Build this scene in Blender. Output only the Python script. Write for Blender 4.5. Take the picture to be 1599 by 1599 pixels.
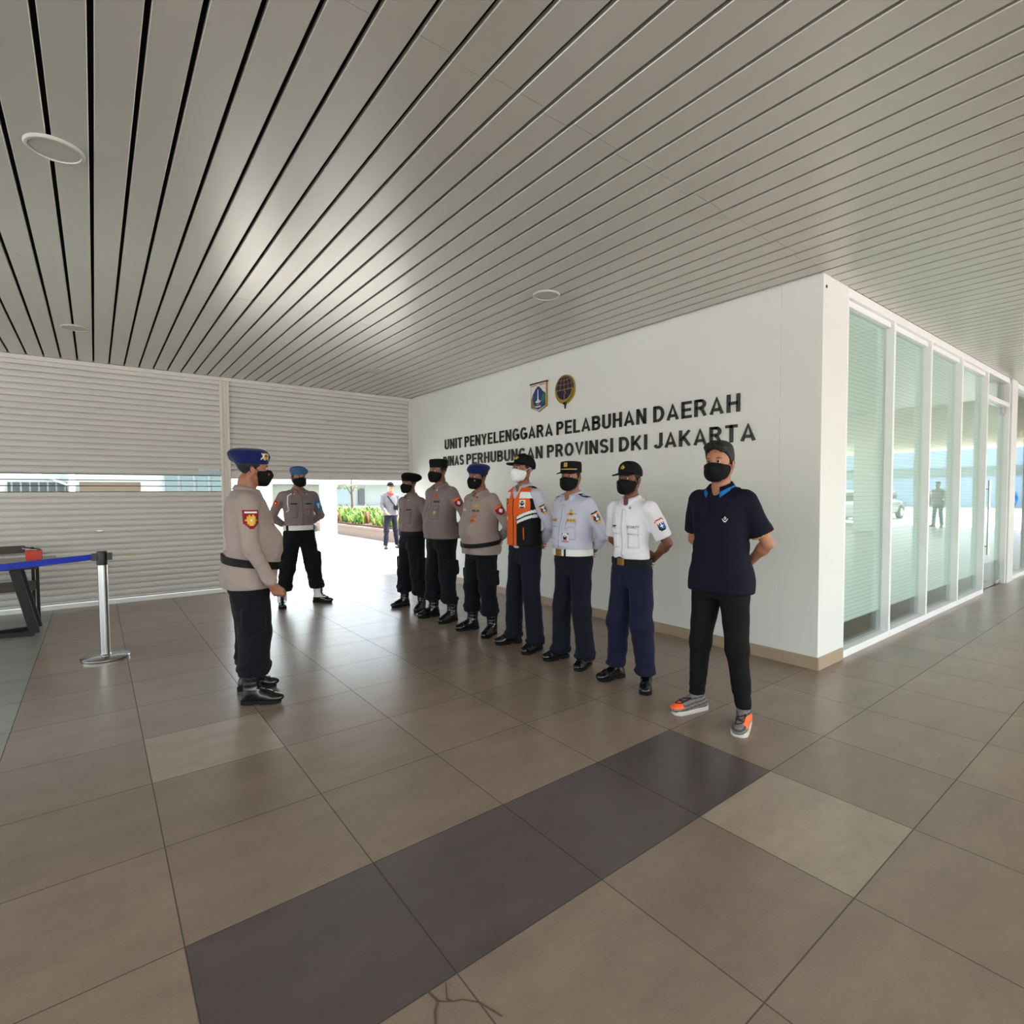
import bpy, bmesh, math, random
import numpy as np
from mathutils import Vector, Matrix, Euler
from mathutils.bvhtree import BVHTree
for _o in list(bpy.data.objects): bpy.data.objects.remove(_o)
SC = bpy.context.scene
COL = SC.collection
R = math.radians
random.seed(7)

# ------------------------------------------------------------------ camera
F_PX = 845.37; YAW = 38.576; PIT = 2.3016; ROLL = 0.3025
cam_d = bpy.data.cameras.new('camera'); cam = bpy.data.objects.new('camera', cam_d); COL.objects.link(cam)
cam_d.sensor_width = 36; cam_d.sensor_fit = 'HORIZONTAL'; cam_d.lens = 36 * F_PX / 1599
cam_d.shift_x = -23.33 / 1599; cam_d.shift_y = 4.48 / 1599
cam_d.clip_start = 0.05; cam_d.clip_end = 500
cam.location = (0, 0, 1.38)
_y, _p, _r = R(YAW), R(PIT), R(ROLL)
fw = Vector((math.sin(_y) * math.cos(_p), math.cos(_y) * math.cos(_p), -math.sin(_p)))
rt = Vector((math.cos(_y), -math.sin(_y), 0)); up = rt.cross(fw)
rt2 = rt * math.cos(_r) - up * math.sin(_r); up2 = rt * math.sin(_r) + up * math.cos(_r)
cam.rotation_euler = Matrix((rt2, up2, -fw)).transposed().to_euler()
SC.camera = cam

# ------------------------------------------------------------------ world, sun, exposure
w = bpy.data.worlds.new('world'); SC.world = w; w.use_nodes = True
nt = w.node_tree; nt.nodes.clear()
wo = nt.nodes.new('ShaderNodeOutputWorld'); bg = nt.nodes.new('ShaderNodeBackground'); sky = nt.nodes.new('ShaderNodeTexSky')
sky.sky_type = 'NISHITA'; sky.sun_disc = False; sky.sun_elevation = R(62); sky.sun_rotation = R(114)
sky.air_density = 1.6; sky.dust_density = 4.0; sky.ozone_density = 1.0
hs = nt.nodes.new('ShaderNodeHueSaturation'); hs.inputs['Saturation'].default_value = 0.6
nt.links.new(sky.outputs[0], hs.inputs['Color']); nt.links.new(hs.outputs[0], bg.inputs['Color'])
bg.inputs['Strength'].default_value = 0.5
nt.links.new(bg.outputs[0], wo.inputs['Surface'])
sd = bpy.data.lights.new('sun', 'SUN'); so = bpy.data.objects.new('sun', sd); COL.objects.link(so)
sd.energy = 6.0; sd.angle = R(0.8); sd.color = (1.0, 0.985, 0.96)
SUN = Vector((0.42, -0.20, 1.0)).normalized()
so.rotation_euler = SUN.to_track_quat('Z', 'Y').to_euler()
vs = SC.view_settings; vs.view_transform = 'Standard'; vs.look = 'None'; vs.gamma = 1.0; vs.use_curve_mapping = False
vs.exposure = 1.2
SC.display_settings.display_device = 'sRGB'

# ------------------------------------------------------------------ dimensions (metres)
XW, YG, YS, CH = 4.325, 1.834, 8.64, 3.018      # sign wall, glazed wall, shutter line, ceiling
TU, TV, TL = 0.175, 0.706, 0.60                 # floor tile lattice

# ------------------------------------------------------------------ materials
def srgb(c):
    return tuple(((v / 255) / 12.92 if v / 255 <= 0.04045 else ((v / 255 + 0.055) / 1.055) ** 2.4) for v in c) + (1.0,)
MATS = {}
def mat(name, rgb, rough=0.6, metal=0.0, var=0.0, vscale=8.0, bump=0.0, bscale=60.0, coat=0.0, sheen=0.0, spec=0.5, emit=None):
    """principled material; rgb is an 0-255 surface colour; var = procedural tone variation, bump = fine procedural relief"""
    if name in MATS: return MATS[name]
    m = bpy.data.materials.new(name); m.use_nodes = True; n = m.node_tree; b = n.nodes['Principled BSDF']
    col = srgb(rgb)
    b.inputs['Base Color'].default_value = col; b.inputs['Roughness'].default_value = rough; b.inputs['Metallic'].default_value = metal
    b.inputs['Specular IOR Level'].default_value = spec
    b.inputs['Coat Weight'].default_value = coat; b.inputs['Sheen Weight'].default_value = sheen
    tc = n.nodes.new('ShaderNodeTexCoord')
    if True:
        no = n.nodes.new('ShaderNodeTexNoise'); no.inputs['Scale'].default_value = vscale; no.inputs['Detail'].default_value = 4
        n.links.new(tc.outputs['Object'], no.inputs['Vector'])
        mr = n.nodes.new('ShaderNodeMapRange'); v = max(var, 0.02); mr.inputs[1].default_value = 0.3; mr.inputs[2].default_value = 0.7
        mr.inputs[3].default_value = 1 - v; mr.inputs[4].default_value = 1 + v
        n.links.new(no.outputs['Fac'], mr.inputs[0])
        mx = n.nodes.new('ShaderNodeVectorMath'); mx.operation = 'SCALE'; mx.inputs[0].default_value = col[:3]
        n.links.new(mr.outputs[0], mx.inputs['Scale']); n.links.new(mx.outputs[0], b.inputs['Base Color'])
    if bump:
        nb = n.nodes.new('ShaderNodeTexNoise'); nb.inputs['Scale'].default_value = bscale; nb.inputs['Detail'].default_value = 3
        n.links.new(tc.outputs['Object'], nb.inputs['Vector'])
        bp = n.nodes.new('ShaderNodeBump'); bp.inputs['Strength'].default_value = bump; bp.inputs['Distance'].default_value = 0.02
        n.links.new(nb.outputs['Fac'], bp.inputs['Height']); n.links.new(bp.outputs[0], b.inputs['Normal'])
    MATS[name] = m
    return m

def tile_mat(name, rgb, rough, joint=(84, 74, 64), vary=0.09):
    m = bpy.data.materials.new(name); m.use_nodes = True; n = m.node_tree; N = n.nodes; L = n.links; b = N['Principled BSDF']
    geo = N.new('ShaderNodeNewGeometry'); sep = N.new('ShaderNodeSeparateXYZ'); L.new(geo.outputs['Position'], sep.inputs[0])
    def math_(op, a, bb=None, c=None):
        q = N.new('ShaderNodeMath'); q.operation = op
        for i, v in enumerate((a, bb, c)):
            if v is None: continue
            if isinstance(v, (int, float)): q.inputs[i].default_value = v
            else: L.new(v, q.inputs[i])
        return q.outputs[0]
    tu = math_('DIVIDE', math_('SUBTRACT', sep.outputs[0], TU), TL); tv = math_('DIVIDE', math_('SUBTRACT', sep.outputs[1], TV), TL)
    fu, fv = math_('FLOOR', tu), math_('FLOOR', tv)
    cu, cv = math_('FRACT', tu), math_('FRACT', tv)
    def edge(c): return math_('MINIMUM', c, math_('SUBTRACT', 1.0, c))
    ed = math_('MINIMUM', edge(cu), edge(cv))
    jn = math_('LESS_THAN', ed, 0.0040)
    cmb = N.new('ShaderNodeCombineXYZ'); L.new(fu, cmb.inputs[0]); L.new(fv, cmb.inputs[1])
    wn = N.new('ShaderNodeTexWhiteNoise'); wn.noise_dimensions = '3D'; L.new(cmb.outputs[0], wn.inputs['Vector'])
    base = N.new('ShaderNodeRGB'); base.outputs[0].default_value = srgb(rgb)
    # stone clouds, streaks and speckle
    mp = N.new('ShaderNodeMapping'); mp.inputs['Scale'].default_value = (1.6, 4.0, 1); mp.inputs['Rotation'].default_value = (0, 0, 0.3)
    L.new(geo.outputs['Position'], mp.inputs['Vector'])
    n1 = N.new('ShaderNodeTexNoise'); n1.inputs['Scale'].default_value = 1.6; n1.inputs['Detail'].default_value = 8; n1.inputs['Roughness'].default_value = 0.62
    L.new(mp.outputs[0], n1.inputs['Vector'])
    n2 = N.new('ShaderNodeTexNoise'); n2.inputs['Scale'].default_value = 14; n2.inputs['Detail'].default_value = 5
    L.new(geo.outputs['Position'], n2.inputs['Vector'])
    n3 = N.new('ShaderNodeTexNoise'); n3.inputs['Scale'].default_value = 120; n3.inputs['Detail'].default_value = 2
    L.new(geo.outputs['Position'], n3.inputs['Vector'])
    def rng(src, lo, hi, a=0.3, c=0.7):
        q = N.new('ShaderNodeMapRange'); q.inputs[1].default_value = a; q.inputs[2].default_value = c; q.inputs[3].default_value = lo; q.inputs[4].default_value = hi
        L.new(src, q.inputs[0]); return q.outputs[0]
    t = math_('MULTIPLY', rng(wn.outputs['Value'], 1 - vary, 1 + vary, 0, 1), rng(n1.outputs['Fac'], 0.85, 1.11))
    t = math_('MULTIPLY', t, rng(n2.outputs['Fac'], 0.95, 1.05)); t = math_('MULTIPLY', t, rng(n3.outputs['Fac'], 0.93, 1.05))
    # old round drip stains
    vo = N.new('ShaderNodeTexVoronoi'); vo.inputs['Scale'].default_value = 3.1; L.new(geo.outputs['Position'], vo.inputs['Vector'])
    st = rng(math_('ADD', vo.outputs['Distance'], math_('MULTIPLY', n2.outputs['Fac'], 0.06)), 0.86, 1.0, 0.055, 0.085)
    t = math_('MULTIPLY', t, st)
    sc = N.new('ShaderNodeVectorMath'); sc.operation = 'SCALE'; L.new(base.outputs[0], sc.inputs[0]); L.new(t, sc.inputs['Scale'])
    mix = N.new('ShaderNodeMix'); mix.data_type = 'RGBA'; L.new(jn, mix.inputs[0]); L.new(sc.outputs[0], mix.inputs[6]); mix.inputs[7].default_value = srgb(joint)
    L.new(mix.outputs[2], b.inputs['Base Color'])
    rr = math_('ADD', rng(n2.outputs['Fac'], rough - 0.012, rough + 0.02), math_('MULTIPLY', jn, 0.4)); L.new(rr, b.inputs['Roughness'])
    bp = N.new('ShaderNodeBump'); bp.inputs['Strength'].default_value = 0.10; bp.inputs['Distance'].default_value = 0.004
    L.new(math_('SUBTRACT', math_('MULTIPLY', n1.outputs['Fac'], 0.15), math_('MULTIPLY', jn, 2.0)), bp.inputs['Height']); L.new(bp.outputs[0], b.inputs['Normal'])
    b.inputs['Specular IOR Level'].default_value = 0.62
    return m

# ------------------------------------------------------------------ mesh helpers
def smooth(me, on=True):
    me.polygons.foreach_set('use_smooth', [on] * len(me.polygons))
def link(name, me, parent=None, mats=(), loc=None, rot=None, **props):
    o = bpy.data.objects.new(name, me); COL.objects.link(o)
    if me is not None and mats and len(me.materials) == 0:
        for m in (mats if isinstance(mats, (list, tuple)) else [mats]): me.materials.append(m)
    if parent is not None: o.parent = parent
    if loc is not None: o.location = loc
    if rot is not None: o.rotation_euler = rot
    for k, v in props.items(): o[k] = v
    return o
def tag(o, label, cat, group=None):
    o['label'] = label; o['category'] = cat
    if group: o['group'] = group
    return o
def struct(o, label=None):
    o['kind'] = 'structure'
    if label: o['label'] = label
    return o
def empty(name, loc=(0, 0, 0), rz=0.0):
    o = bpy.data.objects.new(name, None); COL.objects.link(o); o.location = loc; o.rotation_euler = (0, 0, rz); o.empty_display_size = 0.1
    return o
class MB:
    """collects boxes, prisms, tubes and turned shapes into one mesh"""
    def __init__(s): s.v = []; s.f = []; s.m = []
    def add(s, vs, fs, mi=0):
        o = len(s.v); s.v += [tuple(v) for v in vs]; s.f += [tuple(i + o for i in f) for f in fs]; s.m += [mi] * len(fs); return s
    def box(s, a, b, mi=0):
        x0, y0, z0 = a; x1, y1, z1 = b
        return s.add([(x0, y0, z0), (x1, y0, z0), (x1, y1, z0), (x0, y1, z0), (x0, y0, z1), (x1, y0, z1), (x1, y1, z1), (x0, y1, z1)],
                     [(3, 2, 1, 0), (4, 5, 6, 7), (0, 1, 5, 4), (1, 2, 6, 5), (2, 3, 7, 6), (3, 0, 4, 7)], mi)
    def bar(s, a, b, w, h, mi=0, upv=(0, 0, 1)):
        a = Vector(a); b = Vector(b); d = (b - a).normalized(); u = Vector(upv)
        if abs(d.dot(u)) > 0.98: u = Vector((0, 1, 0))
        sx = d.cross(u).normalized() * w / 2; sy = sx.cross(d).normalized() * h / 2
        vs = [a - sx - sy, a + sx - sy, a + sx + sy, a - sx + sy, b - sx - sy, b + sx - sy, b + sx + sy, b - sx + sy]
        return s.add(vs, [(0, 1, 2, 3), (7, 6, 5, 4), (0, 4, 5, 1), (1, 5, 6, 2), (2, 6, 7, 3), (3, 7, 4, 0)], mi)
    def tube(s, pts, r, n=10, mi=0, caps=True):
        pts = [Vector(p) for p in pts]; rs = r if isinstance(r, (list, tuple)) else [r] * len(pts)
        rings = []; ref = Vector((0.31, 0.17, 0.93)).normalized()
        for i, p in enumerate(pts):
            d = (pts[min(i + 1, len(pts) - 1)] - pts[max(i - 1, 0)]).normalized()
            if abs(d.dot(ref)) > 0.95: ref = Vector((1, 0, 0))
            u = d.cross(ref).normalized(); v = d.cross(u)
            rings.append([p + (u * math.cos(2 * math.pi * k / n) + v * math.sin(2 * math.pi * k / n)) * rs[i] for k in range(n)])
        fs = []
        for i in range(len(pts) - 1):
            for k in range(n): fs.append((i * n + k, i * n + (k + 1) % n, (i + 1) * n + (k + 1) % n, (i + 1) * n + k))
        if caps: fs.append(tuple(range(n - 1, -1, -1))); fs.append(tuple((len(pts) - 1) * n + k for k in range(n)))
        return s.add([q for rg in rings for q in rg], fs, mi)
    def lathe(s, prof, n=32, mi=0, c=(0, 0, 0)):
        vs = []; fs = []
        for r_, z_ in prof:
            for k in range(n): vs.append((c[0] + r_ * math.cos(2 * math.pi * k / n), c[1] + r_ * math.sin(2 * math.pi * k / n), c[2] + z_))
        for i in range(len(prof) - 1):
            for k in range(n): fs.append((i * n + k, i * n + (k + 1) % n, (i + 1) * n + (k + 1) % n, (i + 1) * n + k))
        fs.append(tuple(range(n - 1, -1, -1))); fs.append(tuple((len(prof) - 1) * n + k for k in range(n)))
        return s.add(vs, fs, mi)
    def prism(s, poly, axis, a, b, mi=0):
        """extrude a 2D polygon; axis 'x' -> poly in (y,z), 'y' -> (x,z), 'z' -> (x,y)"""
        def P(p, t): return {'x': (t, p[0], p[1]), 'y': (p[0], t, p[1]), 'z': (p[0], p[1], t)}[axis]
        n = len(poly)
        return s.add([P(p, a) for p in poly] + [P(p, b) for p in poly],
                     [tuple(range(n - 1, -1, -1)), tuple(range(n, 2 * n))] + [(i, (i + 1) % n, n + (i + 1) % n, n + i) for i in range(n)], mi)
    def mesh(s, name, mats=(), sm=False, fix=True):
        me = bpy.data.meshes.new(name); me.from_pydata(s.v, [], s.f)
        for m in (mats if isinstance(mats, (list, tuple)) else [mats]): me.materials.append(m)
        me.polygons.foreach_set('material_index', s.m)
        if fix:
            bm = bmesh.new(); bm.from_mesh(me); bmesh.ops.recalc_face_normals(bm, faces=bm.faces); bm.to_mesh(me); bm.free()
        if sm: smooth(me)
        me.update(); return me
    def build(s, name, mats, parent=None, sm=False, bevel=0, loc=None, rot=None, **pr):
        o = link(name, s.mesh(name, mats, sm), parent, loc=loc, rot=rot, **pr)
        if bevel:
            b = o.modifiers.new('bevel', 'BEVEL'); b.width = bevel; b.segments = 2; b.limit_method = 'ANGLE'; b.angle_limit = R(40)
        if sm:
            e = o.modifiers.new('edges', 'EDGE_SPLIT'); e.split_angle = R(40)
        return o

M = {}
M['white'] = mat('white_paint', (222, 224, 221), 0.55, var=0.02, vscale=1.5, bump=0.03, bscale=40)
M['frame'] = mat('white_frame', (236, 237, 238), 0.35)
M['slat'] = mat('ceiling_slat', (198, 196, 188), 0.30, metal=0.35, var=0.015, vscale=0.7)
M['black'] = mat('ceiling_void', (9, 9, 11), 0.9)
M['shutter'] = mat('shutter_aluminium', (206, 204, 201), 0.45, var=0.03, vscale=2.0)
M['rail'] = mat('shutter_rail', (214, 210, 204), 0.4)
M['skirt'] = mat('skirting_tile', (168, 148, 126), 0.4, var=0.05, vscale=5)
M['letter'] = mat('letter_black', (14, 15, 18), 0.35)
M['chrome'] = mat('brushed_steel', (190, 190, 190), 0.18, metal=1.0)
M['steel'] = mat('satin_steel', (200, 200, 200), 0.3, metal=1.0)
M['bplastic'] = mat('black_plastic', (16, 16, 20), 0.4)
M['bmetal'] = mat('black_metal', (9, 10, 15), 0.45, spec=0.3)
M['wood'] = mat('dark_wood', (62, 44, 36), 0.45, var=0.15, vscale=14)
M['concrete'] = mat('outdoor_concrete', (180, 178, 170), 0.85, var=0.06, vscale=0.8, bump=0.1, bscale=20)
WORDS1 = [('UNIT', 7.47, 6.964), ('PENYELENGGARA', 6.888, 4.912), ('PELABUHAN', 4.84, 3.5), ('DAERAH', 3.411, 2.495)]
WORDS2 = [('DINAS', 7.521, 6.923), ('PERHUBUNGAN', 6.843, 5.103), ('PROVINSI', 5.014, 3.943), ('DKI', 3.856, 3.489), ('JAKARTA', 3.405, 2.354)]

# ================================================================== SETTING
# ---- floor: one mesh laid in the tile lattice, faces carry their stone
FL = [tile_mat('stone_beige', (139, 121, 106), 0.29), tile_mat('stone_charcoal', (88, 79, 77), 0.29, joint=(60, 54, 50), vary=0.03),
      tile_mat('stone_pale', (160, 144, 127), 0.29, vary=0.01), tile_mat('stone_greygreen', (146, 145, 137), 0.30)]
mb = MB()
fv, ff, fm = [], [], []
nx0, nx1, ny0, ny1 = -9, 42, -12, 14
for i in range(nx0, nx1 + 1):
    for j in range(ny0, ny1 + 1): fv.append((TU + i * TL, min(TV + j * TL, YS + 0.04), 0.0))
W_ = ny1 - ny0 + 1
for i in range(nx0, nx1):
    for j in range(ny0, ny1):
        a = (i - nx0) * W_ + (j - ny0)
        k = 0
        if j == 1 and 0 <= i <= 3: k = 1
        elif (i, j) in ((3, 0), (0, 4)): k = 2
        elif i <= -2: k = 3
        ff.append((a, a + W_, a + W_ + 1, a + 1)); fm.append(k)
mb.add(fv, ff); mb.m = fm
struct(link('floor', mb.mesh('floor', FL, fix=False)), 'beige stone tile floor with one charcoal strip of tiles')
# crack in the tile at the near edge (a thin dark repair line)
mb = MB()
def crack(pts, w_=0.006):
    for a, b in zip(pts, pts[1:]): mb.bar((a[0], a[1], 0.0008), (b[0], b[1], 0.0008), w_, 0.0012)
crack([(0.682, 1.308), (0.690, 1.265), (0.668, 1.24), (0.655, 1.215), (0.63, 1.13)], 0.007)
crack([(0.69, 1.262), (0.72, 1.238), (0.745, 1.225), (0.775, 1.19), (0.80, 1.12)], 0.004)
crack([(0.72, 1.238), (0.712, 1.255), (0.725, 1.28), (0.735, 1.30)], 0.003)
struct(mb.build('trim_1', mat('crack_fill', (88, 76, 62), 0.8)), 'hairline cracks across a floor tile by the charcoal strip')
# ---- outdoor ground: concrete apron in two pours and a low kerb line
mb = MB(); mb.box((-60, YS + 0.04, -0.4), (80, 12.95, -0.012)); mb.box((-60, 12.99, -0.4), (80, 90, -0.004))
mb.box((-60, 12.95, -0.4), (80, 12.99, -0.03))
struct(mb.build('floor_outdoor', M['concrete']), 'sunlit pale concrete yard outside the shutters')
mb = MB(); mb.box((-60, -70, -0.4), (90, TV - 12 * TL, -0.01)); mb.box((TU + 42 * TL, TV - 12 * TL, -0.4), (90, YS, -0.01))
mb.box((-60, TV - 12 * TL, -0.4), (TU - 9 * TL, YS, -0.01))
struct(mb.build('floor_forecourt', mat('forecourt', (176, 172, 162), 0.8, var=0.05, vscale=0.7)), 'concrete forecourt seen only in reflections')

# ---- ceiling: aluminium strips running away from the camera, black void above, staggered end joints
P_ = 0.1518; X0_ = 0.036 + 0.009                 # pitch, first strip's left edge
gap = 0.0185; CY0, CX1, XG0_ = -4.2, 12.6, 4.775
mb = MB()
y_cuts = [CY0, -1.44, 1.80, 5.08, YS]
k0, k1 = int((-7.2) / P_), int(CX1 / P_)
rnd = random.Random(3)
for k in range(k0, k1):
    xa, xb = X0_ + k * P_, X0_ + k * P_ + P_ - gap
    for ya, yb in zip(y_cuts, y_cuts[1:]):
        if xb > XW + 0.01:
            if ya > 1.5: continue
            if yb > 1.5: yb = YG + 0.012 if xb < XG0_ else YG - 0.002
        b_ = yb - 0.002; dz = rnd.uniform(-0.0006, 0.0006); c = 0.003
        if k % 3 == 1 and b_ < 6 and xb < XW: b_ += 0.03
        prof = [(xa, CH + 0.020 + dz), (xa, CH + c + dz), (xa + c * 0.35, CH + c * 0.35 + dz), (xa + c, CH + dz), (xb - c, CH + dz), (xb - c * 0.35, CH + c * 0.35 + dz), (xb, CH + c + dz), (xb, CH + 0.020 + dz)]
        aa = ya + (0.03 if (k % 3 == 1 and ya > CY0) else 0)
        mb.prism(prof, 'y', aa, min(b_, YS))
mb.box((-7.3, CY0 - 0.1, CH + 0.05), (XW + 0.3, YS + 0.75, CH + 0.5), 1)
mb.box((XW + 0.3, CY0 - 0.1, CH + 0.05), (CX1 + 0.1, YG + 0.1, CH + 0.5), 1)
mb.box((XW + 0.3, YG + 0.1, CH + 0.05), (22.2, 9.4, CH + 0.5), 1)
struct(mb.build('ceiling', [M['slat'], M['black']]), 'satin grey linear strip ceiling with black gaps')
mb = MB(); mb.box((-7.3, CY0 - 0.25, CH - 0.03), (CX1 + 0.1, CY0 - 0.1, CH + 0.6)); mb.box((CX1 + 0.1, CY0 - 0.25, CH - 0.03), (CX1 + 0.25, YG - 0.02, CH + 0.6)); mb.box((-7.3, YS + 0.75, CH - 0.05), (22.2, YS + 0.9, CH + 0.6))
struct(mb.build('trim_2', M['white']), 'white fascia of the canopy')

# ---- sign wall with its end pilaster
XG0 = 4.775                                        # where glazing starts
mb = MB(); mb.box((XW, YG, 0), (XG0, YG + 0.32, CH + 0.04)); mb.box((XW, YG + 0.32, 0), (XW + 0.2, YS + 0.1, CH + 0.04))
o = mb.build('wall_right', M['white'], bevel=0.004); struct(o, 'white painted wall carrying the black lettering')
mb = MB(); t_ = 0.012; hh = 0.098
ys_ = [YG - t_] + [2.1 + 0.6 * k for k in range(11)] + [YS]
for a, b in zip(ys_, ys_[1:]): mb.box((XW - t_, a + 0.001, 0), (XW, b - 0.001, hh))
mb.box((XW + 0.001, YG - t_, 0), (XG0 - 0.004, YG, hh))
struct(mb.build('baseboard_right', M['skirt'], bevel=0.0015), 'beige tile skirting along the sign wall')
# small round hole with dark plug high on the pilaster
mb = MB(); mb.lathe([(0.001, 0), (0.012, 0), (0.012, 0.004), (0.001, 0.004)], 16)
# ---- glazed wall
def dark_plug():
    o = mb.build('trim_3', M['bplastic'], loc=(4.372, YG, 2.93), rot=(R(90), 0, 0)); struct(o, 'small dark plug high on the white pilaster')
dark_plug()
D_ = 0.105                                         # frame depth
mull = [(XG0, 4.80), (5.815, 5.86), (6.90, 6.945), (8.065, 8.11), (9.265, 9.31)]
def thin_fresnel(n, ior):
    """Fresnel that treats the back face of a thin pane like its front"""
    fr = n.nodes.new('ShaderNodeFresnel'); g_ = n.nodes.new('ShaderNodeNewGeometry'); m_ = n.nodes.new('ShaderNodeMapRange')
    m_.inputs[3].default_value = ior; m_.inputs[4].default_value = 1 / ior; n.links.new(g_.outputs['Backfacing'], m_.inputs[0]); n.links.new(m_.outputs[0], fr.inputs['IOR']); return fr
glassm = bpy.data.materials.new('greenish_glass'); glassm.use_nodes = True
n = glassm.node_tree; n.nodes.clear(); out = n.nodes.new('ShaderNodeOutputMaterial')
tr = n.nodes.new('ShaderNodeBsdfTransparent'); tr.inputs[0].default_value = (0.925, 0.965, 0.955, 1)
gl = n.nodes.new('ShaderNodeBsdfGlossy'); gl.inputs['Roughness'].default_value = 0.01; gl.inputs['Color'].default_value = (0.93, 1.0, 0.98, 1)
fr = thin_fresnel(n, 1.52)
mx = n.nodes.new('ShaderNodeMixShader'); n.links.new(fr.outputs[0], mx.inputs[0]); n.links.new(tr.outputs[0], mx.inputs[1]); n.links.new(gl.outputs[0], mx.inputs[2]); n.links.new(mx.outputs[0], out.inputs['Surface'])
filmm = bpy.data.materials.new('striped_frosted_film'); filmm.use_nodes = True
n = filmm.node_tree; b = n.nodes['Principled BSDF']; out = n.nodes['Material Output']
b.inputs['Base Color'].default_value = srgb((222, 236, 230)); b.inputs['Roughness'].default_value = 0.7
tl = n.nodes.new('ShaderNodeBsdfTranslucent'); tl.inputs[0].default_value = srgb((218, 234, 228))
tp = n.nodes.new('ShaderNodeBsdfTransparent'); tp.inputs[0].default_value = (0.85, 0.95, 0.93, 1)
m1 = n.nodes.new('ShaderNodeMixShader'); m1.inputs[0].default_value = 0.18; n.links.new(b.outputs[0], m1.inputs[1]); n.links.new(tl.outputs[0], m1.inputs[2])
ge = n.nodes.new('ShaderNodeNewGeometry'); sp = n.nodes.new('ShaderNodeSeparateXYZ'); n.links.new(ge.outputs['Position'], sp.inputs[0])
dv = n.nodes.new('ShaderNodeMath'); dv.operation = 'DIVIDE'; dv.inputs[1].default_value = 0.036; n.links.new(sp.outputs[2], dv.inputs[0])
fc = n.nodes.new('ShaderNodeMath'); fc.operation = 'FRACT'; n.links.new(dv.outputs[0], fc.inputs[0])
lt = n.nodes.new('ShaderNodeMath'); lt.operation = 'LESS_THAN'; lt.inputs[1].default_value = 0.2; n.links.new(fc.outputs[0], lt.inputs[0])
ml = n.nodes.new('ShaderNodeMath'); ml.operation = 'MULTIPLY_ADD'; ml.inputs[1].default_value = 0.22; ml.inputs[2].default_value = 0.03; n.links.new(lt.outputs[0], ml.inputs[0])
m2 = n.nodes.new('ShaderNodeMixShader'); n.links.new(ml.outputs[0], m2.inputs[0]); n.links.new(m1.outputs[0], m2.inputs[1]); n.links.new(tp.outputs[0], m2.inputs[2]); n.links.new(m2.outputs[0], out.inputs['Surface'])

for wi in range(4):
    xa, xb = mull[wi][1], mull[wi + 1][0]
    r_ = struct(empty('window_%d' % (wi + 1), ((xa + xb) / 2, YG, 0)), 'tall glazed bay with white frame and striped frosted film, %s from the pilaster' % ['first', 'second', 'third', 'fourth'][wi])
    mb = MB(); X = (xa + xb) / 2
    a0 = mull[wi][0] if wi == 0 else (mull[wi][0] + mull[wi][1]) / 2; b0 = (mull[wi + 1][0] + mull[wi + 1][1]) / 2
    if wi == 3: b0 = mull[4][1]
    mb.box((a0 - X, 0, 0), (xa - X, D_, CH)); mb.box((xb - X, 0, 0), (b0 - X, D_, CH))
    mb.box((xa - X, 0, 0), (xb - X, D_, 0.062)); mb.box((xa - X, 0, CH - 0.075), (xb - X, D_, CH))
    mb.box((xa - X, 0.03, CH - 0.125), (xb - X, D_ - 0.01, CH - 0.075))
    mb.build('window_frame', M['frame'], r_, bevel=0.002)
    mb = MB(); mb.box((xa - X, 0.066, 0.062), (xb - X, 0.074, CH - 0.125)); mb.build('glass_pane', glassm, r_)
    mb = MB(); mb.box((xa - X + 0.0, 0.088, 0.25), (xb - X, 0.090, CH - 0.13)); mb.build('frosted_film', filmm, r_)
# glass door and its transom
r_ = struct(empty('door_1', (9.31, YG, 0)), 'frameless glass door with a long steel pull handle')
mb = MB(); mb.box((0.0, 0, 2.60), (1.27, D_, 2.66)); mb.box((0, 0, CH - 0.075), (1.27, D_, CH)); mb.box((1.235, 0, 0), (1.28, D_, CH)); mb.build('door_frame', M['frame'], r_, bevel=0.002)
mb = MB(); mb.box((0.005, 0.066, 2.66), (1.235, 0.074, CH - 0.075)); mb.build('transom_pane', glassm, r_)
dg = MB().box((0.012, 0.060, 0.012), (1.228, 0.072, 2.595)).build('door_leaf', glassm, r_)
mb = MB(); hx = 0.18
mb.tube([(hx, 0.0, 0.50), (hx, 0.0, 1.52)], 0.016, 12); mb.tube([(hx, 0.0, 0.62), (hx, 0.06, 0.62)], 0.009, 8); mb.tube([(hx, 0.0, 1.40), (hx, 0.06, 1.40)], 0.009, 8)
mb.build('door_handle', M['chrome'], dg, sm=True)
mb = MB(); mb.box((0.98, 0.045, 0.012), (1.22, 0.088, 0.07)); mb.build('floor_pivot', M['steel'], dg, bevel=0.003)
mb = MB(); mb.box((1.08, 0.045, 2.50), (1.22, 0.088, 2.60)); mb.build('top_patch', M['steel'], dg, bevel=0.003)
mb = MB(); mb.box((0.01, 0.086, 0.35), (1.22, 0.088, 2.58)); mb.build('frosted_film', filmm, r_)
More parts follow.
